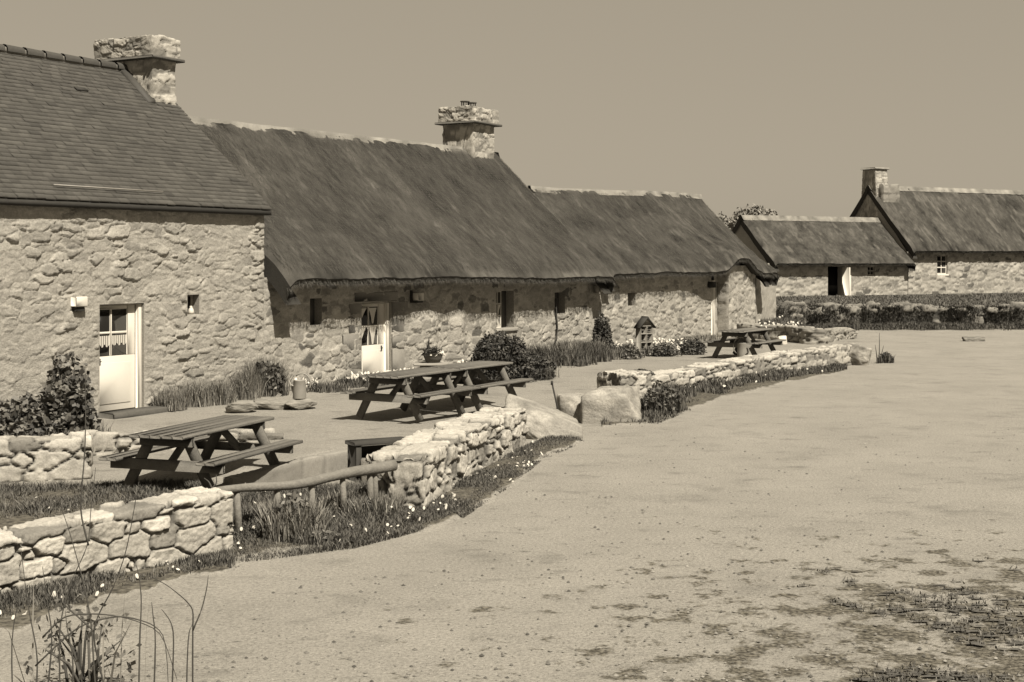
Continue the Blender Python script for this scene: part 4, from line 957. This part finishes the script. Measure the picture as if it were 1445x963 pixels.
# stakes for plants near table 1
def bare(name, label, stems, D, mat_='twig', rad=.006, cat='plant'):
    t = thing(name, label, cat, (GD(stems[0][0][0], stems[0][0][1], D)[0], D, 0)); a = Acc()
    for st in stems:
        pts = [GD(x, y, D+dd) for (x, y, dd) in [(s[0], s[1], (s[2] if len(s) > 2 else 0)) for s in st]]
        # smooth
        P = np.array(pts); k = len(P); tt = np.linspace(0, k-1, (k-1)*4+1); Q = np.stack([np.interp(tt, range(k), P[:, i]) for i in range(3)], -1)
        for _ in range(2): Q[1:-1] = (Q[:-2]+2*Q[1:-1]+Q[2:])/4
        n = len(Q); a.tube([tuple(x) for x in Q], list(np.linspace(rad, rad*.3, n)), 6, random.uniform(.3, .7), wob=.12)
    a.build('stem', M[mat_], t); return t
bare('bare_shrub', 'leafless twiggy shrub in the bottom left foreground with tall forking stems', [
    [(85, 1040), (84, 930), (84, 880), (100, 820, .05), (125, 770, .1), (128, 720, .15), (135, 660, .2)],
    [(140, 1040), (131, 920), (130, 888), (122, 840), (112, 800), (95, 740), (80, 700)],
    [(165, 1040), (130, 900), (137, 870), (160, 830), (178, 780), (190, 715), (196, 680)],
    [(125, 770, .1), (112, 720, .1), (120, 640, .1), (121, 570, .1), (120, 520, .1)],
    [(195, 1040), (197, 900), (200, 850), (197, 815), (190, 790)],
    [(240, 1040), (246, 895), (240, 875), (228, 860)], [(272, 1040), (272, 890), (273, 860), (260, 845), (236, 826), (215, 815)], [(272, 890), (285, 860), (292, 830), (294, 812)],
    [(262, 1040), (265, 895), (272, 880)], [(60, 1040), (75, 900), (68, 860), (60, 800)], [(60, 900), (90, 868), (140, 866), (180, 872), (228, 890), (250, 960)],
    [(50, 940), (110, 882), (170, 868), (215, 880), (235, 900), (240, 1040)], [(130, 888), (100, 862), (88, 850)], [(45, 1040), (55, 930), (40, 860), (30, 780)], [(20, 1040), (15, 900), (30, 830)],
    [(100, 1040), (104, 930), (95, 890), (92, 862)], [(215, 1040), (220, 900), (216, 870), (214, 850)]], 9.0, rad=.0062, cat='shrub')
bare('young_sapling', 'thin bare forked sapling rising by the squared end of the bottom left wall', [[(298, 745), (300, 700), (299, 690)], [(299, 690), (295, 680), (288, 675)], [(299, 690), (306, 682), (305, 670)]], 15.2, 'stem', .012)

# ================================================================== PLANTS
gA = lambda px, py, z=.3: G(px, py, z)
shrub('flowering_bush', 'tall bush of large rounded flower heads at the left edge beside the white door', gA(95, 622, .2), (.56, .5, 1.3), 3000, .085, 'leafl', 1, grass=500, gh=.32, elong=1.3, stems=14)
shrub('flowering_bush', 'low flowering bush cut by the left edge of the picture', gA(25, 628, .2), (.6, .5, .8), 2000, .08, 'leafl', 2, grass=500, gh=.3, elong=1.3)
shrub('dark_shrub', 'big dark rounded shrub under the narrow window, behind the joined tables', gA(706, 534), (.82, .7, 1.12), 8000, .05, 'leaf', 3, flowers=0)
shrub('dark_shrub', 'lower dark shrub spreading right of the big rounded shrub', gA(752, 532), (.55, .5, .55), 3000, .045, 'leaf', 4, grass=400)
shrub('round_shrub', 'dense egg shaped shrub against the wall where the two thatched roofs meet', gA(849, 501), (.32, .32, 1.2), 5200, .045, 'leaf', 5, shell=.2)
shrub('leafy_plant', 'tall leafy plant against the house wall beside the watering can', tuple(ROW(3.65, -.35, .3)), (.36, .3, .78), 900, .075, 'leafl', 6, grass=200, gh=.6, elong=1.5)
shrub('low_plant', 'small fluffy plant at the right foot of the insect hotel', gA(938, 501), (.45, .35, .32), 900, .05, 'leafl', 7)
shrub('low_plant', 'dark low plant left of the farthest picnic table', gA(978, 498), (.42, .4, .38), 1500, .05, 'leaf', 8)
shrub('low_plant', 'small plant beside the left foot of the insect hotel', gA(892, 505), (.3, .3, .34), 600, .05, 'leafl', 9)
shrub('wall_shrub', 'straggly shrub at the right end of the wall stub', gA(932, 580, .05), (.42, .4, .55), 1600, .05, 'leafl', 10, grass=500, gh=.4)
shrub('cushion_plant', 'little cushion plant growing on top of the wall stub', GD(905, 530, 28.2), (.28, .22, .12), 500, .04, 'leaf', 11, stems=0)
shrub('wall_shrub', 'small dark clump right of the bright end boulder', gA(1250, 512, 0), (.22, .22, .3), 700, .05, 'leaf', 12, grass=200)
bare('dry_weed', 'tall dry weed stalks beside the bright end boulder', [[(1240, 514), (1241, 495), (1241, 470)], [(1238, 514), (1237, 500), (1235, 487)], [(1243, 513), (1244, 500), (1247, 488)]], 40.5, 'stem', .02)
shrub('spiky_plant', 'spiky plant at the tip of the curved planter wall', gA(1200, 466, .3), (.35, .3, .3), 300, .06, 'leaf', 13, grass=300, gh=.45)
shrub('lavender_clump', 'pale bushy lavender clump in the planted bed under the log rail', G(415, 762), (.30, .26, .48), 420, .05, 'leafl', 14, grass=1500, gh=.44, gmat='pale')
shrub('lavender_clump', 'lower pale clump in the planted bed near the thick wall', G(510, 728), (.42, .3, .22), 900, .045, 'leafl', 15, grass=1600, gh=.28, gmat='pale')
shrub('lavender_clump', 'pale grass clump in the planted bed close to the squared wall end', G(352, 745), (.2, .2, .2), 300, .045, 'leafl', 16, grass=500, gh=.26)
shrub('lavender_clump', 'small dark clump at the road side of the planted bed', G(455, 768), (.35, .16, .14), 500, .035, 'leafl', 17, grass=900, gh=.16)
shrub('foreground_weed', 'straggly leafy weeds tangled at the base of the twiggy shrub, bottom left corner', (-2.95, 9.7, 0), (.42, .3, .78), 260, .035, 'leafl', 21, grass=12, gh=.8, gmat='pale', stems=26, gap=.12)
q = G(1374, 482); rock('flat dark stone lying on the far right side of the road', (q[0], q[1], .03), (.9, .5, .34), .3, 31, m='dark_dry', name='road_stone', cat='stone')
def soil_mat():
    m = ground_mat('verge_soil', .262, False); nt = m.node_tree; N = nt.nodes; L = nt.links; b = N['Principled BSDF']; src = b.inputs['Base Color'].links[0].from_socket
    at = N.new('ShaderNodeAttribute'); at.attribute_name = 'val'; tc = N.new('ShaderNodeTexCoord')
    n = N.new('ShaderNodeTexNoise'); n.inputs['Scale'].default_value = 4.5; n.inputs['Detail'].default_value = 9; n.inputs['Roughness'].default_value = .7; L.new(tc.outputs['Object'], n.inputs['Vector'])
    a1 = N.new('ShaderNodeMath'); a1.operation = 'MULTIPLY_ADD'; a1.inputs[1].default_value = 1.3; a1.inputs[2].default_value = -.95; L.new(at.outputs['Fac'], a1.inputs[0])
    a2 = N.new('ShaderNodeMath'); a2.operation = 'ADD'; L.new(a1.outputs[0], a2.inputs[0]); L.new(n.outputs['Fac'], a2.inputs[1])
    a3 = N.new('ShaderNodeMath'); a3.operation = 'MULTIPLY'; a3.use_clamp = True; a3.inputs[1].default_value = 9; L.new(a2.outputs[0], a3.inputs[0])
    mx = N.new('ShaderNodeMix'); mx.data_type = 'RGBA'; L.new(a3.outputs[0], mx.inputs['Factor']); L.new(src, mx.inputs['A'])
    n2 = N.new('ShaderNodeTexNoise'); n2.inputs['Scale'].default_value = 18; n2.inputs['Detail'].default_value = 6; L.new(tc.outputs['Object'], n2.inputs['Vector'])
    r = N.new('ShaderNodeMapRange'); r.inputs['From Min'].default_value = .35; r.inputs['From Max'].default_value = .65; L.new(n2.outputs['Fac'], r.inputs['Value'])
    mo = N.new('ShaderNodeMix'); mo.data_type = 'RGBA'; L.new(r.outputs[0], mo.inputs['Factor']); mo.inputs['A'].default_value = (.035, .032, .027, 1); mo.inputs['B'].default_value = (.12, .11, .09, 1)
    L.new(mo.outputs['Result'], mx.inputs['B']); L.new(mx.outputs['Result'], b.inputs['Base Color']); return m
M['verge'] = soil_mat()
# grass and flower beds (ground cover)
def bed_sheet(name, near, far, seed, matl='verge', lift=.006):
    near = np.array(near, float); far = np.array(far, float); n = 60; t = np.linspace(0, 1, n)
    def al(pl):
        seg = np.r_[0, np.cumsum(np.linalg.norm(np.diff(pl, axis=0), axis=1))]; return np.stack([np.interp(t*seg[-1], seg, pl[:, i]) for i in range(3)], -1)
    a_, b_ = al(near), al(far); dirv = (a_-b_)/np.linalg.norm(a_-b_, axis=1)[:, None]
    a_ = a_+dirv*(.35*fbm(np.stack([t*14, t*0, t*0], -1), seed, 3))[:, None]
    a_ = a_+dirv*.22
    m = 8; V = np.stack([a_*(1-v)+b_*v for v in np.linspace(0, 1, m)], 0); vv_ = np.repeat(np.linspace(0, 1, m), n); V[..., 2] += lift+.012*np.sin(np.linspace(0, PI, m))[:, None]+.012
    V[0, :, 2] -= .028
    return setprops(link(name, npmesh(name, V.reshape(-1, 3), gridfaces(m, n), sstep(0, .32, vv_)), M[matl]), kind='structure')
nb = [G(322, 797), G(400, 788), G(500, 775), G(590, 752), G(640, 728), G(700, 690), G(752, 650), G(815, 622)]
fb = [G(322, 700), G(400, 695), G(500, 690), G(560, 690), G(604, 716), G(672, 668), G(740, 632), G(790, 612)]
bed_sheet('planted_bed', nb, fb, 3)
grassbed('bed_grass', 'dark grass of the planted bed between the front walls', (nb[:5], fb[:5]), 42000, [.10, .16, .14, .08], 'grass', 10, wid=.005, lean=1.0, flowers=60, fz=.12, frad=.015, edge_thin=.0, clump=.35)
grassbed('verge_grass', 'short weeds along the outer foot of the thick front wall', ([off(p_, .12, -.15)+(0,) for p_ in nb[4:]], fb[4:]), 20000, .07, 'grass', 11, wid=.006, edge_thin=.6, flowers=45, fz=.04, frad=.017)
n1 = [G(-60, 900), G(72, 865), G(200, 828), G(322, 800)]; f1_ = [G(-60, 862), G(72, 832), G(200, 806), G(322, 783)]
bed_sheet('wall_verge', n1, f1_, 5)
grassbed('verge_weeds', 'weeds along the foot of the bottom left stone wall', ([off(p_, .1, -.1)+(0,) for p_ in n1], f1_), 12000, .09, 'grass', 12, wid=.006, flowers=16, fz=.06, frad=.017)
n2 = [G(60, 728, .13), G(180, 716, .13), G(300, 706, .13)]; f2_ = [G(60, 690, .13), G(180, 685, .13), G(300, 684, .13)]
bed_sheet('inner_verge', [G(-60, 765, .13)]+[G(60, 752, .13), G(180, 735, .13), G(300, 712, .13)], [G(-60, 688, .13)]+f2_, 6)
grassbed('inner_grass', 'grass and tiny daisies inside the bottom left wall', ([G(-60, 760, .13), G(60, 745, .13), G(180, 728, .13), G(300, 708, .13)], [G(-60, 690, .13)]+f2_), 16000, .10, 'grass', 13, wid=.005, lean=1.0, flowers=30, fz=.05, frad=.012)
wallbase = lambda s, w, z=.265: tuple(float(x) for x in ROW(s, w, z))
grassbed('wall_foot_grass', 'tall pale grass along the foot of the slate roofed house', ([wallbase(.75, -.75), wallbase(2.4, -.7), wallbase(3.9, -.65)], [wallbase(.75, -.06), wallbase(2.4, -.06), wallbase(3.9, -.06)]), 9000, [.45, .62, .5, .6, .7], 'pale', 14, wid=.006)
grassbed('bush_foot_grass', 'dark grass at the foot of the flowering bushes on the left', ([wallbase(-3.2, -1.5, .22), wallbase(-1.6, -.8, .24)], [wallbase(-3.0, -.1, .24), wallbase(-.75, -.1, .26)]), 7000, .25, 'grass', 15, wid=.007)
grassbed('flower_bed', 'leafy bed of white flowers along the wall by the curtained door', ([wallbase(4.6, -1.15), wallbase(6.4, -1.25), wallbase(9.5, -1.2), wallbase(12.6, -1.0)], [wallbase(4.6, -.08), wallbase(6.4, -.08), wallbase(9.5, -.3), wallbase(12.6, -.1)]), 9000, .2, 'grass', 16, wid=.010, flowers=420, fz=.2, frad=.024, cat='flower bed')
grassbed('tall_bed_grass', 'tufted grass bed below the dark wall pipe of the thatched house', ([wallbase(13.2, -2.1), wallbase(15.0, -2.2), wallbase(16.6, -2.0), wallbase(17.4, -1.6)], [wallbase(13.2, -.1), wallbase(17.6, -.1)]), 15000, [.3, .42, .42, .38, .2], 'grass', 17, wid=.009)
grassbed('pale_bed_grass', 'pale dry tufts among the bed in front of the thatched house', ([wallbase(14.2, -2.0), wallbase(16.8, -2.1)], [wallbase(14.2, -.5), wallbase(16.8, -.5)]), 2500, .5, 'pale', 18, wid=.008)
grassbed('daisy_bed', 'low cover of white daisies between the egg shaped shrub and the insect hotel', ([wallbase(16.8, -2.4), wallbase(19.0, -2.6), wallbase(21.3, -2.2)], [wallbase(17.8, -.1), wallbase(21.9, -.3)]), 9000, .25, 'grass', 19, wid=.010, flowers=260, fz=.25, frad=.024, cat='flower bed')
grassbed('long_wall_verge', 'grass verge along the foot of the long low wall', ([G(905, 590), G(960, 575), G(1040, 553), G(1130, 535), G(1195, 524)], [G(905, 556), G(960, 549), G(1080, 530), G(1195, 517)]), 12000, [.22, .2, .16, .14, .12], 'grass', 20, wid=.012, flowers=14, fz=.1, frad=.03)
bed_sheet('long_verge', [G(850, 603), G(930, 597), G(985, 575), G(1050, 553), G(1130, 536), G(1195, 524)], [G(850, 590), G(905, 570), G(960, 549), G(1020, 540), G(1080, 530), G(1195, 517)], 8)
grassbed('stub_verge', 'grass at the foot of the boulders and the wall stub', ([G(850, 602), G(930, 598), G(975, 580)], [G(850, 592), G(905, 575), G(935, 560)]), 6000, .13, 'grass', 21, wid=.01)
grassbed('planter_flowers', 'pale flowers and leaves inside the curved planter', ([G(1070, 470, .5), G(1120, 471, .5)], [G(1070, 452, .5), G(1140, 455, .5)]), 3000, .2, 'grass', 22, wid=.015, flowers=60, fz=.2, frad=.03)
grassbed('wall_foot_weeds', 'thin weeds along the foot of the cottage wall', ([wallbase(19.5, -.9), wallbase(27, -.8)], [wallbase(19.5, -.05), wallbase(27, -.05)]), 4000, .2, 'pale', 23, wid=.01)

# ---- dark mossy clods and litter on the road, bottom right
rs = np.random.RandomState(77); a = Acc()
def clod(cx, cy, r, el):
    n = 9; an = np.linspace(0, 2*PI, n, endpoint=False); rad = r*rs.uniform(.55, 1.2, n); x = cx+np.cos(an)*rad*el; y = cy+np.sin(an)*rad
    z = np.full(n, .001); mid = np.stack([cx+np.cos(an)*rad*el*.55, cy+np.sin(an)*rad*.55, np.full(n, r*.12)+rs.uniform(0, r*.04, n)], -1)
    V = np.concatenate([np.stack([x, y, z], -1), mid, [[cx, cy, r*.16]]]); i = np.arange(n); j = (i+1) % n
    V[:, 2] += .012
    a.add(V, [np.stack([i, j, j+n, i+n], -1), np.stack([i+n, j+n, np.full(n, 2*n)], -1)], rs.uniform(.1, .9))
B_ = []
gh = Acc()
for k in range(6500):
    px = rs.uniform(560, 1500); py = rs.uniform(660, 975); 
    dens = sstep(560, 1400, px+ (py-840)*3.2)*sstep(700, 900, py)
    x, y, _ = G(px, py)
    nz = fbm(np.array([[x*1.0, y*.8, 0]]), 9, 3)[0]+fbm(np.array([[x*3.5, y*3, 0]]), 19, 2)[0]*.4
    th_ = .70-.55*dens
    if nz > th_ and rs.uniform() < .12+.55*dens:
        clod(x, y, rs.uniform(.006, .022)*(1+.5*dens), rs.uniform(1.3, 3.6)); 
        if rs.uniform() < .6: B_.append((x, y, .01))
setprops(a.build('road_clods', M['field'], None), 'dark mossy clods and litter scattered over the gravel at the bottom right', 'clods', kind='stuff')
B_ = np.repeat(np.array(B_), 7, axis=0); B_ = B_+np.c_[rs.normal(scale=.05, size=(len(B_), 2)), np.zeros(len(B_))]; a = Acc(); blades(a, B_, rs.uniform(.012, .045, len(B_)), 1.4, .006, rs); setprops(a.build('road_weeds', M['grass']), 'flat weeds growing through the gravel at the bottom right', 'weeds', kind='stuff')
# pebbles
rs = np.random.RandomState(78); a = Acc(); n = 7000
px = rs.uniform(150, 1500, n); py = YH+60+(610-60)*rs.uniform(0, 1, n)**.8; D = FPX*H/(py-YH); X = (px-CX)/FPX*D
oct_ = np.array([[1, 0, 0], [0, 1, 0], [-1, 0, 0], [0, -1, 0], [0, 0, .7]]); r = .004+.02*rs.uniform(0, 1, n)**4
ok = (X*0 == 0) & (D < 26) & ((px > 640) | (py > 800)); X, D, r = X[ok], D[ok], r[ok]; n = len(X)
V = np.stack([X, D, np.full(n, .004)], -1)[:, None, :]+oct_[None]*r[:, None, None]; i = np.arange(n)[:, None]*5
a.add(V.reshape(-1, 3), [i+np.array([[k, (k+1) % 4, 4]]) for k in range(4)], rs.uniform(0, 1, n).repeat(5)); setprops(a.build('road_pebbles', M['dark_dry']), 'small pebbles scattered over the gravel road', 'pebbles', kind='stuff')

# ================================================================== LIGHT, SKY, CAMERA
sun_dir = Vector((-.54, .84, 0)).normalized()   # horizontal travel of the light
EL = math.radians(53)
ld = Vector((sun_dir.x*math.cos(EL), sun_dir.y*math.cos(EL), -math.sin(EL)))
L_ = bpy.data.lights.new('sun', 'SUN'); L_.energy = 5.0; L_.angle = math.radians(.6); L_.color = (1, .93, .80)
lo = bpy.data.objects.new('sun', L_); COL.objects.link(lo); lo.rotation_euler = ld.to_track_quat('-Z', 'Y').to_euler(); lo.location = (10, -20, 30)
w = bpy.data.worlds.new('World'); scene.world = w; w.use_nodes = True; nt = w.node_tree; N = nt.nodes; bg = N['Background']
sky = N.new('ShaderNodeTexSky'); sky.sky_type = 'NISHITA'; sky.sun_disc = False; sky.sun_elevation = EL
sky.sun_rotation = math.atan2(-ld.x, -ld.y)
bw = N.new('ShaderNodeRGBToBW'); pw = N.new('ShaderNodeMath'); pw.operation = 'POWER'; pw.inputs[1].default_value = .22
nt.links.new(sky.outputs[0], bw.inputs[0]); nt.links.new(bw.outputs[0], pw.inputs[0])
cc = N.new('ShaderNodeCombineColor')
for i, t_ in enumerate((1.0, .87, .665)):
    mm = N.new('ShaderNodeMath'); mm.operation = 'MULTIPLY'; mm.inputs[1].default_value = t_*1.98; nt.links.new(pw.outputs[0], mm.inputs[0]); nt.links.new(mm.outputs[0], cc.inputs[i])
nt.links.new(cc.outputs[0], bg.inputs['Color']); bg.inputs['Strength'].default_value = .078
cam = bpy.data.cameras.new('camera'); co = bpy.data.objects.new('camera', cam); COL.objects.link(co); scene.camera = co
co.location = (0, 0, H); co.rotation_euler = (PI/2, 0, 0); cam.sensor_width = 36; cam.sensor_fit = 'HORIZONTAL'; cam.lens = FPX/1445*36
cam.shift_y = -(481.5-YH)/1445; cam.clip_start = .1; cam.clip_end = 3000
scene.view_settings.view_transform = 'Standard'; scene.view_settings.look = 'None'; scene.view_settings.exposure = .9; scene.view_settings.gamma = 1
scene.cycles.max_bounces = 6
